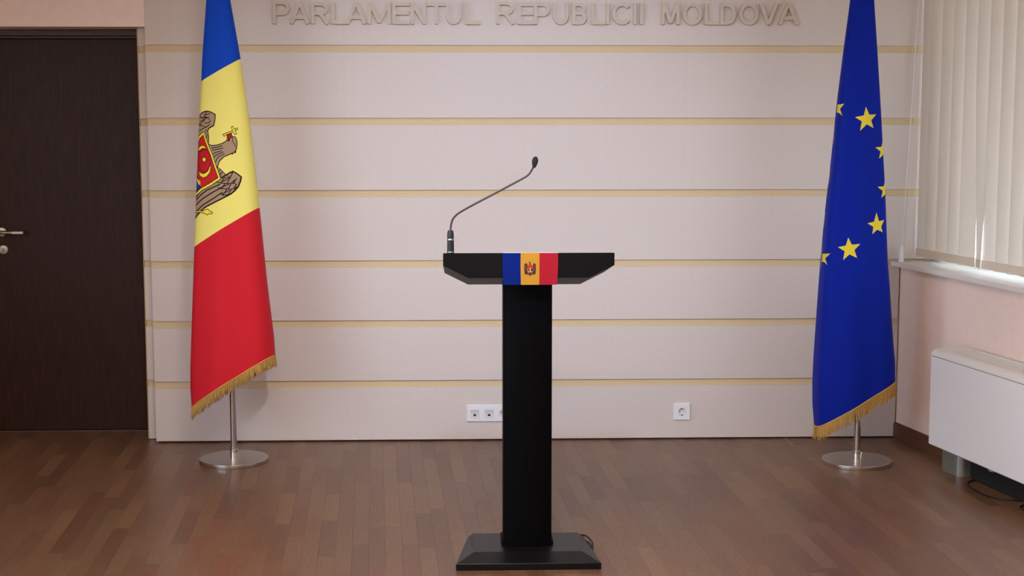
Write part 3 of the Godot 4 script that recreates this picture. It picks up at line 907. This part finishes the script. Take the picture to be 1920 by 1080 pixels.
# ------------------------------------------------------------------ flags
func build_flag_stand(at: Vector3, label: String, turn: float) -> void:
	var chrome := plain("chrome", rgb(205, 200, 194), 0.16, 1.0)
	var satin := plain("satin_steel", rgb(196, 188, 180), 0.30, 1.0)
	var t := thing("flag_stand", label, "flag stand", at, "flag stands")
	part(t, "base", lathe([Vector2(0.0, 0.0), Vector2(0.160, 0.0), Vector2(0.160, 0.0), Vector2(0.1615, 0.002), Vector2(0.1615, 0.017), Vector2(0.1605, 0.019), Vector2(0.1580, 0.0200), Vector2(0.1580, 0.0200), Vector2(0.0, 0.0205)], 72), satin)
	part(t, "pole", lathe([Vector2(0.0150, 0.02), Vector2(0.0150, 2.58), Vector2(0.0150, 2.58), Vector2(0.0, 2.582)], 28), chrome)
	part(t, "socket", lathe([Vector2(0.0185, 0.0195), Vector2(0.0185, 0.058), Vector2(0.0172, 0.061), Vector2(0.0150, 0.0615)], 28), chrome)
	part(t, "finial", lathe([Vector2(0.0150, 2.575), Vector2(0.022, 2.582), Vector2(0.022, 2.592), Vector2(0.010, 2.60), Vector2(0.017, 2.625), Vector2(0.013, 2.66), Vector2(0.0, 2.70)], 24), chrome)
	var s := part(t, "clamp_screw", lathe([Vector2(0.0, 0.022), Vector2(0.003, 0.021), Vector2(0.0045, 0.0), Vector2(0.006, -0.014), Vector2(0.0, -0.015)], 14), satin, Vector3(0.0205 * cos(turn), 0.034, 0.0205 * sin(turn)))
	s.rotation.z = -0.12

func flag_point(rows: Array, v: float, q: float, z: float, ridge: float) -> Vector3:
	# q runs 0..1 over the front from left to right and 1..2 over the back from right to left
	var k := clampf(v, 0.0, 1.0) * (rows.size() - 1)
	var i := mini(int(k), rows.size() - 2)
	var f := k - i
	var r := []
	for j in 4: r.append(lerpf(rows[i][j], rows[i + 1][j], f))
	var a := PI * q
	var u := (1.0 - cos(a)) * 0.5
	var w: float = r[2] - r[0]
	# the fullest fold lies left of the middle where ridge is below 1 and right of it where it is above
	var k2 := pow(u, ridge) if ridge <= 1.0 else 1.0 - pow(1.0 - u, 2.0 - ridge)
	var bulge := w * 0.36 * (0.75 + 0.25 * v) * 2.0 * sqrt(maxf(k2 * (1.0 - k2), 0.0)) + 0.022 * w * sin(u * 11.0 + v * 4.0) * v * (4.0 * u * (1.0 - u))
	var y := lerpf(r[1], r[3], u)
	# the cloth is drawn up a little where it stands out from the pole
	if q <= 1.0: y += bulge * (1.65 - y) / 7.0
	return Vector3(r[0] + w * u, y, z + (bulge if q <= 1.0 else -0.8 * bulge))

func build_flag(rows: Array, z: float, label: String, tex: Texture2D, foot: Vector3, fringe_len: float, seed_: int, ridge: float) -> void:
	var t := thing("flag", label, "flag", foot, "large flags on stands")
	var m := StandardMaterial3D.new()
	m.albedo_texture = tex
	m.roughness = 0.55
	m.metallic_specular = 0.16
	m.backlight_enabled = true
	m.backlight = Color(0.10, 0.10, 0.10)
	var g := []
	var uvs := []
	var nr := 97
	var nc := 64
	for i in nr:
		var v := float(i) / (nr - 1)
		var a := []
		var b := []
		for j in nc + 1:
			var q := 2.0 * (j % nc) / nc
			a.append(flag_point(rows, v, q, z, ridge) - foot)
			var u := (1.0 - cos(PI * q)) * 0.5
			b.append(Vector2(u if q <= 1.0 and j < nc else (0.999 if q > 1.0 else 0.0), v))
		g.append(a)
		uvs.append(b)
	var st := begin()
	put_grid(st, g, func(i: int) -> Vector3: return (g[i][0] + g[i][nc / 2]) * 0.5, uvs)
	part(t, "cloth", st.commit(), m)
	# bullion fringe: a braid along the hem and twisted strands under it
	var gold := plain("fringe_gold", rgb(206, 162, 82), 0.6)
	var rng := RandomNumberGenerator.new()
	rng.seed = seed_
	var braid := []
	for j in 97:
		var p := flag_point(rows, 1.0, 2.0 * (j % 96) / 96.0, z, ridge) - foot
		braid.append(p)
	st = begin()
	put_tube(st, braid, 0.0035, 6)
	part(t, "braid", st.commit(), gold)
	st = begin()
	var n := 420
	for k in n:
		var q := 2.0 * (k + rng.randf() * 0.8) / n
		var p := flag_point(rows, 1.0, q, z, ridge) - foot
		var l := fringe_len * rng.randf_range(0.78, 1.08)
		var w := rng.randf_range(0.0012, 0.0022)
		var lean := Vector3(rng.randf_range(-0.007, 0.007), 0, rng.randf_range(-0.006, 0.008))
		var lines := []
		for i in 4:
			var f := i / 3.0
			var c := p + Vector3(0, 0.002 - l * f, 0) + lean * f * f
			var wide := w * (1.0 + 0.5 * f) if i < 3 else w * 0.4
			var ln := []
			for j in 4:
				var an := TAU * (j % 3) / 3.0 + k
				ln.append(c + Vector3(cos(an), 0, sin(an)) * wide)
			lines.append(ln)
		put_grid(st, lines, func(i: int) -> Vector3: return (lines[i][0] + lines[i][1] + lines[i][2]) / 3.0)
	var fr := part(t, "fringe", st.commit(), gold)
	fr.set_meta("kind", "stuff")
	fr.set_meta("label", "gold fringe along the hem")

func build_flags() -> void:
	var inks := {1: rgb(176, 148, 118), 2: rgb(34, 26, 30), 3: rgb(206, 44, 46), 4: rgb(250, 234, 70), 5: rgb(28, 54, 150), 6: rgb(198, 36, 42)}
	var cloth := Transform2D(Vector2(108, -85), Vector2(0, 880), Vector2.ZERO)
	var a := flag_print([rgb(22, 74, 196), rgb(250, 238, 126), rgb(214, 40, 52)], MOL_PRINT, inks, cloth)
	build_flag(MOL_ROWS, -6.985, "draped blue, yellow and red flag with an eagle crest and gold fringe", a, Vector3(-1.0813, 0.24, -6.985), 0.056, 3, 1.25)
	inks[4] = rgb(240, 220, 70)
	var b := flag_print([rgb(15, 38, 158)], EU_PRINT, inks, cloth)
	build_flag(EU_ROWS, -6.86, "draped dark blue flag with yellow stars and gold fringe", b, Vector3(1.8495, 0.15, -6.86), 0.068, 4, 0.55)

# ------------------------------------------------------------------ fan coil unit
func build_fan_coil() -> void:
	var white := plain("unit_white", rgb(242, 241, 245), 0.38)
	var cover := plain("unit_cover", rgb(236, 235, 233), 0.35)
	var dark := plain("unit_inside", rgb(70, 70, 70), 0.8)
	var metal := plain("unit_foot", rgb(150, 152, 146), 0.35, 0.6)
	var t := thing("fan_coil_unit", "white floor-standing fan coil unit under the window", "heater")
	window_wall_frame(t)
	var s0 := 0.651
	var s1 := 2.15
	# front casing
	part(t, "front_panel", box(Vector3(s0, 0.121, 0.02), Vector3(s1, 0.5305, 0.18), 0.004), white)
	# top cover: profile with a rounded front lip, extruded along the wall
	var prof := [Vector2(0.02, 0.5345), Vector2(0.1795, 0.5345), Vector2(0.1795, 0.5345), Vector2(0.1785, 0.543), Vector2(0.1740, 0.5525), Vector2(0.1650, 0.5595), Vector2(0.1520, 0.5630), Vector2(0.1520, 0.5630), Vector2(0.02, 0.5720)]
	var cap_s := 0.135
	for k in 2:
		var a := s0 if k == 0 else s1 - cap_s
		var st := begin()
		put_profile(st, prof, a, a + cap_s - 0.002)
		part(t, "end_cap", st.commit(), cover)
	var lip := [Vector2(0.140, 0.5345), Vector2(0.1805, 0.5345), Vector2(0.1805, 0.5345), Vector2(0.1795, 0.543), Vector2(0.1750, 0.5530), Vector2(0.1660, 0.5605), Vector2(0.1520, 0.5640), Vector2(0.140, 0.5645)]
	var st2 := begin()
	put_profile(st2, lip, s0 + cap_s, s1 - cap_s)
	part(t, "front_lip", st2.commit(), cover)
	part(t, "rear_lip", box(Vector3(s0 + cap_s, 0.5345, 0.02), Vector3(s1 - cap_s, 0.573, 0.040), 0.003), cover)
	part(t, "grille_tray", box(Vector3(s0 + cap_s, 0.5345, 0.040), Vector3(s1 - cap_s, 0.548, 0.140)), dark)
	for k in 7:
		var o := 0.0475 + 0.0142 * k
		part(t, "grille_slat", box(Vector3(s0 + cap_s + 0.012, 0.548, o - 0.0041), Vector3(s1 - cap_s - 0.012, 0.5715 - 0.0014 * k, o + 0.0041), 0.0008), cover)
	part(t, "seam", box(Vector3(s0 + 0.004, 0.529, 0.024), Vector3(s1 - 0.004, 0.536, 0.1755)), dark)
	part(t, "underside_shade_box", box(Vector3(0.86, 0.004, 0.018), Vector3(s1 - 0.2, 0.120, 0.085), 0.003), plain("underside_shade_black", rgb(20, 19, 19), 0.8))  # black box added to stand for the shade and dark innards beneath the unit
	for k in 2:
		var a := 0.652 if k == 0 else s1 - 0.18
		part(t, "foot", prism(rounded_rect(a, 0.02, a + 0.17, 0.122, 0.038, 6), 0.0, 0.1205), metal)
	part(t, "latch", box(Vector3(1.155, 0.112, 0.15), Vector3(1.185, 0.121, 0.174), 0.002), plain("unit_latch", rgb(150, 140, 120), 0.5))

func put_profile(st: SurfaceTool, prof: Array, s0: float, s1: float) -> void:
	# (o, h) outline extruded along local x, smooth except where a point repeats
	var mid := Vector2.ZERO
	for p in prof: mid += p / prof.size()
	var run := [prof[0]]
	for k in range(1, prof.size() + 1):
		if k == prof.size() or prof[k].is_equal_approx(prof[k - 1]):
			if run.size() > 1:
				var rows := []
				for p in run: rows.append([Vector3(s0, p.y, p.x), Vector3(s1, p.y, p.x)])
				put_grid(st, rows, func(_i: int) -> Vector3: return Vector3((s0 + s1) * 0.5, mid.y, mid.x))
			run = []
		if k < prof.size(): run.append(prof[k])
	for k in prof.size():
		var a: Vector2 = prof[k]
		var b: Vector2 = prof[(k + 1) % prof.size()]
		for s in [s0, s1]: tri(st, Vector3(s, a.y, a.x), Vector3(s, b.y, b.x), Vector3(s, mid.y, mid.x), Vector3(s - (s0 + s1) * 0.5, 0, 0))
	var a0: Vector2 = prof[0]
	var b0: Vector2 = prof[prof.size() - 1]
	quad(st, Vector3(s0, a0.y, a0.x), Vector3(s1, a0.y, a0.x), Vector3(s1, b0.y, b0.x), Vector3(s0, b0.y, b0.x), Vector3(0, 0, -1))

# ------------------------------------------------------------------ raised lettering
func arc(cx: float, cy: float, rx: float, ry: float, a0: float, a1: float, n := 12) -> Array:
	var out := []
	for k in n + 1:
		var a := deg_to_rad(lerpf(a0, a1, float(k) / n))
		out.append(Vector2(cx + rx * cos(a), cy + ry * sin(a)))
	return out

func glyph(ch: String) -> Array:
	# strokes on a unit cell, each a centre line; the cell is widened to the letter's width
	var e := 0.08
	match ch:
		"P": return [[Vector2(0.09, 0), Vector2(0.09, 1)], [Vector2(0.09, 0.93), Vector2(0.55, 0.93)] + arc(0.6, 0.69, 0.31, 0.24, 80, -80, 10) + [Vector2(0.55, 0.45), Vector2(0.09, 0.45)]]
		"R": return [[Vector2(0.09, 0), Vector2(0.09, 1)], [Vector2(0.09, 0.93), Vector2(0.52, 0.93)] + arc(0.55, 0.71, 0.30, 0.22, 80, -80, 10) + [Vector2(0.5, 0.49), Vector2(0.09, 0.49)], [Vector2(0.48, 0.49), Vector2(0.92, 0.0)]]
		"B": return [[Vector2(0.09, 0), Vector2(0.09, 1)], [Vector2(0.09, 0.93), Vector2(0.5, 0.93)] + arc(0.55, 0.73, 0.30, 0.20, 80, -80, 9) + [Vector2(0.5, 0.53), Vector2(0.09, 0.53)], [Vector2(0.5, 0.53)] + arc(0.58, 0.30, 0.33, 0.23, 80, -80, 9) + [Vector2(0.5, 0.07), Vector2(0.09, 0.07)]]
		"A": return [[Vector2(0.07, 0), Vector2(0.49, 1)], [Vector2(0.93, 0), Vector2(0.51, 1)], [Vector2(0.22, 0.30), Vector2(0.78, 0.30)]]
		"V": return [[Vector2(0.07, 1), Vector2(0.49, 0)], [Vector2(0.93, 1), Vector2(0.51, 0)]]
		"L": return [[Vector2(0.10, 1), Vector2(0.10, 0)], [Vector2(0.10, 0.07), Vector2(1, 0.07)]]
		"M": return [[Vector2(0.09, 0), Vector2(0.12, 1)], [Vector2(0.91, 0), Vector2(0.88, 1)], [Vector2(0.12, 1), Vector2(0.5, 0.06)], [Vector2(0.88, 1), Vector2(0.5, 0.06)]]
		"N": return [[Vector2(0.09, 0), Vector2(0.09, 1)], [Vector2(0.91, 0), Vector2(0.91, 1)], [Vector2(0.10, 0.97), Vector2(0.90, 0.03)]]
		"E": return [[Vector2(0.09, 0), Vector2(0.09, 1)], [Vector2(0.09, 0.93), Vector2(1, 0.93)], [Vector2(0.09, 0.51), Vector2(0.93, 0.51)], [Vector2(0.09, 0.07), Vector2(1, 0.07)]]
		"T": return [[Vector2(0.0, 0.93), Vector2(1, 0.93)], [Vector2(0.5, 0.93), Vector2(0.5, 0)]]
		"U": return [[Vector2(0.09, 1), Vector2(0.09, 0.40)] + arc(0.5, 0.40, 0.41, 0.335, 185, 355, 14) + [Vector2(0.91, 0.40), Vector2(0.91, 1)]]
		"C": return [arc(0.54, 0.5, 0.46, 0.44, 42, 318, 26)]
		"O": return [arc(0.5, 0.5, 0.43, 0.44, 0, 360, 32)]
		"D": return [[Vector2(0.09, 0), Vector2(0.09, 1)], [Vector2(0.09, 0.93), Vector2(0.42, 0.93)] + arc(0.45, 0.5, 0.46, 0.43, 85, -85, 16) + [Vector2(0.42, 0.07), Vector2(0.09, 0.07)]]
	return [[Vector2(0.5, 0), Vector2(0.5, 1)]]

func put_stroke(st: SurfaceTool, pts: Array, w: float, z0: float, z1: float) -> void:
	var left := []
	var right := []
	for i in pts.size():
		var d0: Vector2 = (pts[i] - pts[i - 1]).normalized() if i > 0 else (pts[1] - pts[0]).normalized()
		var d1: Vector2 = (pts[i + 1] - pts[i]).normalized() if i < pts.size() - 1 else d0
		if pts[0].is_equal_approx(pts[pts.size() - 1]):
			if i == 0: d0 = (pts[pts.size() - 1] - pts[pts.size() - 2]).normalized()
			if i == pts.size() - 1: d1 = (pts[1] - pts[0]).normalized()
		var n := (Vector2(-d0.y, d0.x) + Vector2(-d1.y, d1.x)).normalized()
		var k := w * 0.5 / maxf(0.5, n.dot(Vector2(-d0.y, d0.x)))
		left.append(pts[i] + n * k)
		right.append(pts[i] - n * k)
	var p3 := func(p: Vector2, z: float) -> Vector3: return Vector3(p.x, p.y, z)
	for i in pts.size() - 1:
		var a: Vector2 = left[i]
		var b: Vector2 = left[i + 1]
		var c: Vector2 = right[i + 1]
		var d: Vector2 = right[i]
		quad(st, p3.call(a, z1), p3.call(b, z1), p3.call(c, z1), p3.call(d, z1), Vector3(0, 0, 1))
		quad(st, p3.call(a, z0), p3.call(b, z0), p3.call(c, z0), p3.call(d, z0), Vector3(0, 0, -1))
		var n := (a - d)
		quad(st, p3.call(a, z0), p3.call(b, z0), p3.call(b, z1), p3.call(a, z1), Vector3(n.x, n.y, 0))
		quad(st, p3.call(d, z0), p3.call(c, z0), p3.call(c, z1), p3.call(d, z1), Vector3(-n.x, -n.y, 0))
	var e: Vector2 = pts[1] - pts[0]
	quad(st, p3.call(left[0], z0), p3.call(right[0], z0), p3.call(right[0], z1), p3.call(left[0], z1), Vector3(-e.x, -e.y, 0))
	var m := pts.size() - 1
	e = pts[m] - pts[m - 1]
	quad(st, p3.call(left[m], z0), p3.call(right[m], z0), p3.call(right[m], z1), p3.call(left[m], z1), Vector3(e.x, e.y, 0))

func build_lettering() -> void:
	var wood := grained("letter_wood", rgb(213, 196, 178), mats["panel_laminate"].albedo_texture, Vector3(1.2, 22, 22), Vector3(0.3, 0.1, 0.6), 0.55, true)
	var t := thing("wall_lettering", "row of raised pale wooden capital letters across the top wall panel", "lettering", Vector3(-0.91, 2.063, WALL_Z))
	# each word: text, and the left and right edge of every letter in metres from the left end of the row
	var letters := [["P", 0.001, 0.081, true], ["A", 0.084, 0.175, false], ["R", 0.185, 0.272, false], ["L", 0.283, 0.359, false], ["A", 0.352, 0.449, false], ["M", 0.453, 0.573, false], ["E", 0.576, 0.660, false], ["N", 0.667, 0.736, false], ["T", 0.743, 0.834, false], ["U", 0.837, 0.906, false], ["L", 0.928, 1.001, false], ["R", 1.077, 1.168, true], ["E", 1.183, 1.263, false], ["P", 1.262, 1.335, false], ["U", 1.354, 1.428, false], ["B", 1.449, 1.514, false], ["L", 1.540, 1.609, false], ["I", 1.612, 1.628, false], ["C", 1.642, 1.730, false], ["I", 1.744, 1.763, false], ["I", 1.776, 1.796, false], ["M", 1.881, 1.972, true], ["O", 1.987, 2.079, false], ["L", 2.093, 2.167, false], ["D", 2.171, 2.244, false], ["O", 2.263, 2.355, false], ["V", 2.362, 2.450, false], ["A", 2.454, 2.554, false]]
	for q in letters:
		var h: float = 0.1075 if q[3] else 0.1015
		var wide: float = q[2] - q[1]
		var st := begin()
		var lift := 0.022
		for s in glyph(q[0]):
			lift -= 0.0003
			var pts := []
			for p in s: pts.append(Vector2(q[1] + p.x * wide, p.y * h))
			put_stroke(st, pts, 0.0175, 0.0005, lift)
		part(t, "letter", st.commit(), wood)

# ------------------------------------------------------------------ sockets
func socket_dish(parent: Node, at: Vector3) -> void:
	var ivory := plain("socket_insert", rgb(226, 225, 226), 0.35)
	var hole := plain("socket_hole", rgb(40, 40, 42), 0.7)
	var fore := Basis(Vector3.RIGHT, PI / 2)
	var d := part(parent, "outlet", lathe([Vector2(0.0215, 0.0), Vector2(0.0205, 0.0015), Vector2(0.0195, 0.0015), Vector2(0.0195, 0.0015), Vector2(0.0188, -0.0100), Vector2(0.0188, -0.0100), Vector2(0.0, -0.0100)], 28, Vector3.ZERO, fore), ivory, at)
	for s in [-1.0, 1.0]:
		part(d, "pin_hole", lathe([Vector2(0.0, 0.0005), Vector2(0.0026, 0.0005), Vector2(0.0026, 0.0)], 12, Vector3.ZERO, fore), hole, Vector3(s * 0.0095, 0.0, -0.0100))
		part(d, "earth_clip", box(Vector3(-0.003, -0.003, -0.008), Vector3(0.003, 0.003, 0.004), 0.0005), mats["brushed_steel"], Vector3(0.0, s * 0.0165, -0.004))

func put_holed_plate(st: SurfaceTool, holes: Array, x0: float, x1: float, y0: float, y1: float, z0: float, z1: float, r: float) -> void:
	# a plate with a round hole in each of its equal bays; holes are the bays' centres
	var bevel := 0.003
	var count := holes.size()
	for i in count:
		var c: Vector2 = holes[i]
		var bx0: float = x0 + bevel if i == 0 else (holes[i - 1].x + c.x) * 0.5
		var bx1: float = x1 - bevel if i == count - 1 else (holes[i + 1].x + c.x) * 0.5
		var angles := []
		for k in 32: angles.append(TAU * k / 32.0 - PI)
		for q in [Vector2(bx0, y0 + bevel), Vector2(bx1, y0 + bevel), Vector2(bx1, y1 - bevel), Vector2(bx0, y1 - bevel)]: angles.append((q - c).angle())
		angles.sort()
		var n := angles.size()
		for k in n:
			var ring := []
			for q in [k, k + 1]:
				var a: float = angles[q % n]
				var dv := Vector2(cos(a), sin(a))
				var tx: float = (bx1 - c.x) / dv.x if dv.x > 1e-6 else ((bx0 - c.x) / dv.x if dv.x < -1e-6 else 1e9)
				var ty: float = (y1 - bevel - c.y) / dv.y if dv.y > 1e-6 else ((y0 + bevel - c.y) / dv.y if dv.y < -1e-6 else 1e9)
				ring.append([c + dv * r, c + dv * minf(tx, ty)])
			var v := func(p: Vector2, z: float) -> Vector3: return Vector3(p.x, p.y, z)
			quad(st, v.call(ring[0][0], z1), v.call(ring[1][0], z1), v.call(ring[1][1], z1), v.call(ring[0][1], z1), Vector3(0, 0, 1))
			var mid: Vector2 = (ring[0][0] + ring[1][0]) * 0.5 - c
			quad(st, v.call(ring[0][0], z0), v.call(ring[1][0], z0), v.call(ring[1][0], z1), v.call(ring[0][0], z1), Vector3(-mid.x, -mid.y, 0))
	var o := [Vector2(x0, y0), Vector2(x1, y0), Vector2(x1, y1), Vector2(x0, y1)]
	var inn := [Vector2(x0 + bevel, y0 + bevel), Vector2(x1 - bevel, y0 + bevel), Vector2(x1 - bevel, y1 - bevel), Vector2(x0 + bevel, y1 - bevel)]
	for i in 4:
		var j := (i + 1) % 4
		var out: Vector2 = (o[i] + o[j]) * 0.5 - Vector2(x0 + x1, y0 + y1) * 0.5
		var w := func(p: Vector2, z: float) -> Vector3: return Vector3(p.x, p.y, z)
		quad(st, w.call(o[i], z0), w.call(o[j], z0), w.call(o[j], z1 - bevel), w.call(o[i], z1 - bevel), Vector3(out.x, out.y, 0))
		quad(st, w.call(o[i], z1 - bevel), w.call(o[j], z1 - bevel), w.call(inn[j], z1), w.call(inn[i], z1), Vector3(out.x, out.y, 0.04))

func build_sockets() -> void:
	var white := plain("socket_white", rgb(236, 235, 237), 0.32)
	var insert := plain("socket_insert", rgb(226, 225, 226), 0.35)
	var hole := plain("socket_hole", rgb(40, 40, 42), 0.7)
	# single power outlet
	var a := thing("power_outlet", "single square white power outlet low on the panelled wall", "outlet", Vector3(1.1008, 0.1425, WALL_Z))
	var st := begin()
	put_holed_plate(st, [Vector2.ZERO], -0.0415, 0.0415, -0.0425, 0.0425, 0.0, 0.011, 0.0195)
	part(a, "plate", st.commit(), white)
	socket_dish(a, Vector3(0, 0, 0.011))
	# triple plate: two data sockets and an outlet, partly behind the lectern column
	var b := thing("socket_plate", "wide white socket plate with two data ports, partly behind the lectern column", "outlet", Vector3(0.1304, 0.1412, WALL_Z))
	st = begin()
	put_holed_plate(st, [Vector2(0.0722, 0.0)], -0.1122, 0.1122, -0.0425, 0.0425, 0.0, 0.011, 0.0195)
	part(b, "plate", st.commit(), white)
	socket_dish(b, Vector3(0.0722, 0, 0.011))
	for x in [-0.0722, 0.0]:
		var p := part(b, "data_port", box(Vector3(-0.0225, -0.0225, 0.0), Vector3(0.0225, 0.0225, 0.0022), 0.0008), insert, Vector3(x, 0, 0.0109))
		part(p, "label_window", box(Vector3(-0.021, 0.002, 0.0), Vector3(0.021, 0.019, 0.0008), 0.0003), plain("label_grey", rgb(205, 206, 206), 0.25), Vector3(0, 0, 0.0021))
		part(p, "jack", box(Vector3(-0.0065, -0.0105, 0.0), Vector3(0.0065, 0.0005, 0.0008)), hole, Vector3(0.0, -0.003, 0.0018))

# ------------------------------------------------------------------ small things
func build_small_things() -> void:
	var rubber := plain("cable_black", rgb(20, 19, 19), 0.5)
	var a := thing("lectern_cable", "black cable looping out behind the lectern foot", "cable", Vector3(0.45, 0, -5.56))
	var off := Vector3(0.45, 0, -5.56)
	part(a, "cable", tube(rel([Vector3(0.30, 0.005, -5.70), Vector3(0.40, 0.012, -5.655), Vector3(0.448, 0.020, -5.632), Vector3(0.473, 0.022, -5.605), Vector3(0.488, 0.020, -5.537), Vector3(0.485, 0.012, -5.480), Vector3(0.478, 0.005, -5.440)], off), 0.0035, 8), rubber)
	part(a, "cable", tube(rel([Vector3(0.36, 0.004, -5.66), Vector3(0.440, 0.010, -5.622), Vector3(0.472, 0.012, -5.566), Vector3(0.482, 0.012, -5.516), Vector3(0.481, 0.008, -5.460), Vector3(0.484, 0.004, -5.42)], off), 0.0035, 8), rubber)
	var b := thing("floor_cable", "thin black cable lying in loops under the fan coil unit", "cable", Vector3(2.27, 0, -6.3))
	off = Vector3(2.27, 0, -6.3)
	part(b, "cable", tube(rel([Vector3(2.36, 0.004, -6.50), Vector3(2.29, 0.004, -6.50), Vector3(2.245, 0.004, -6.46), Vector3(2.228, 0.004, -6.40), Vector3(2.230, 0.004, -6.32), Vector3(2.245, 0.004, -6.23), Vector3(2.285, 0.004, -6.165), Vector3(2.36, 0.004, -6.14), Vector3(2.43, 0.004, -6.16)], off), 0.0035, 8), rubber)
	part(b, "cable", tube(rel([Vector3(2.45, 0.004, -6.10), Vector3(2.36, 0.004, -6.07), Vector3(2.322, 0.004, -6.04), Vector3(2.320, 0.004, -5.99), Vector3(2.345, 0.004, -5.95), Vector3(2.42, 0.004, -5.93)], off), 0.0035, 8), rubber)
	# access hatch in the floor beside the flag stand, edged with a thin brass-coloured strip
	var trim := plain("hatch_trim", rgb(160, 128, 104), 0.4)
	var h := thing("floor_hatch", "square floor hatch with a thin pale metal edge beside the flag stand", "hatch", Vector3(1.778, 0, -7.32))
	part(h, "edge_strip", box(Vector3(-0.150, -0.004, 0.104), Vector3(0.150, 0.0018, 0.110), 0.0006), trim)
	part(h, "edge_strip", box(Vector3(-0.150, -0.004, -0.10), Vector3(-0.144, 0.0018, 0.104), 0.0006), trim)
	part(h, "edge_strip", box(Vector3(0.144, -0.004, -0.10), Vector3(0.150, 0.0018, 0.104), 0.0006), trim)
	part(h, "edge_strip", box(Vector3(-0.150, -0.004, -0.106), Vector3(0.150, 0.0018, -0.10), 0.0006), trim)
	part(h, "lid", box(Vector3(-0.144, -0.004, -0.10), Vector3(0.144, 0.0010, 0.104), 0.0004), plain("hatch_lid", rgb(112, 76, 60), 0.4))

func rel(pts: Array, off: Vector3) -> Array:
	var out := []
	for p in pts: out.append(p - off)
	return out
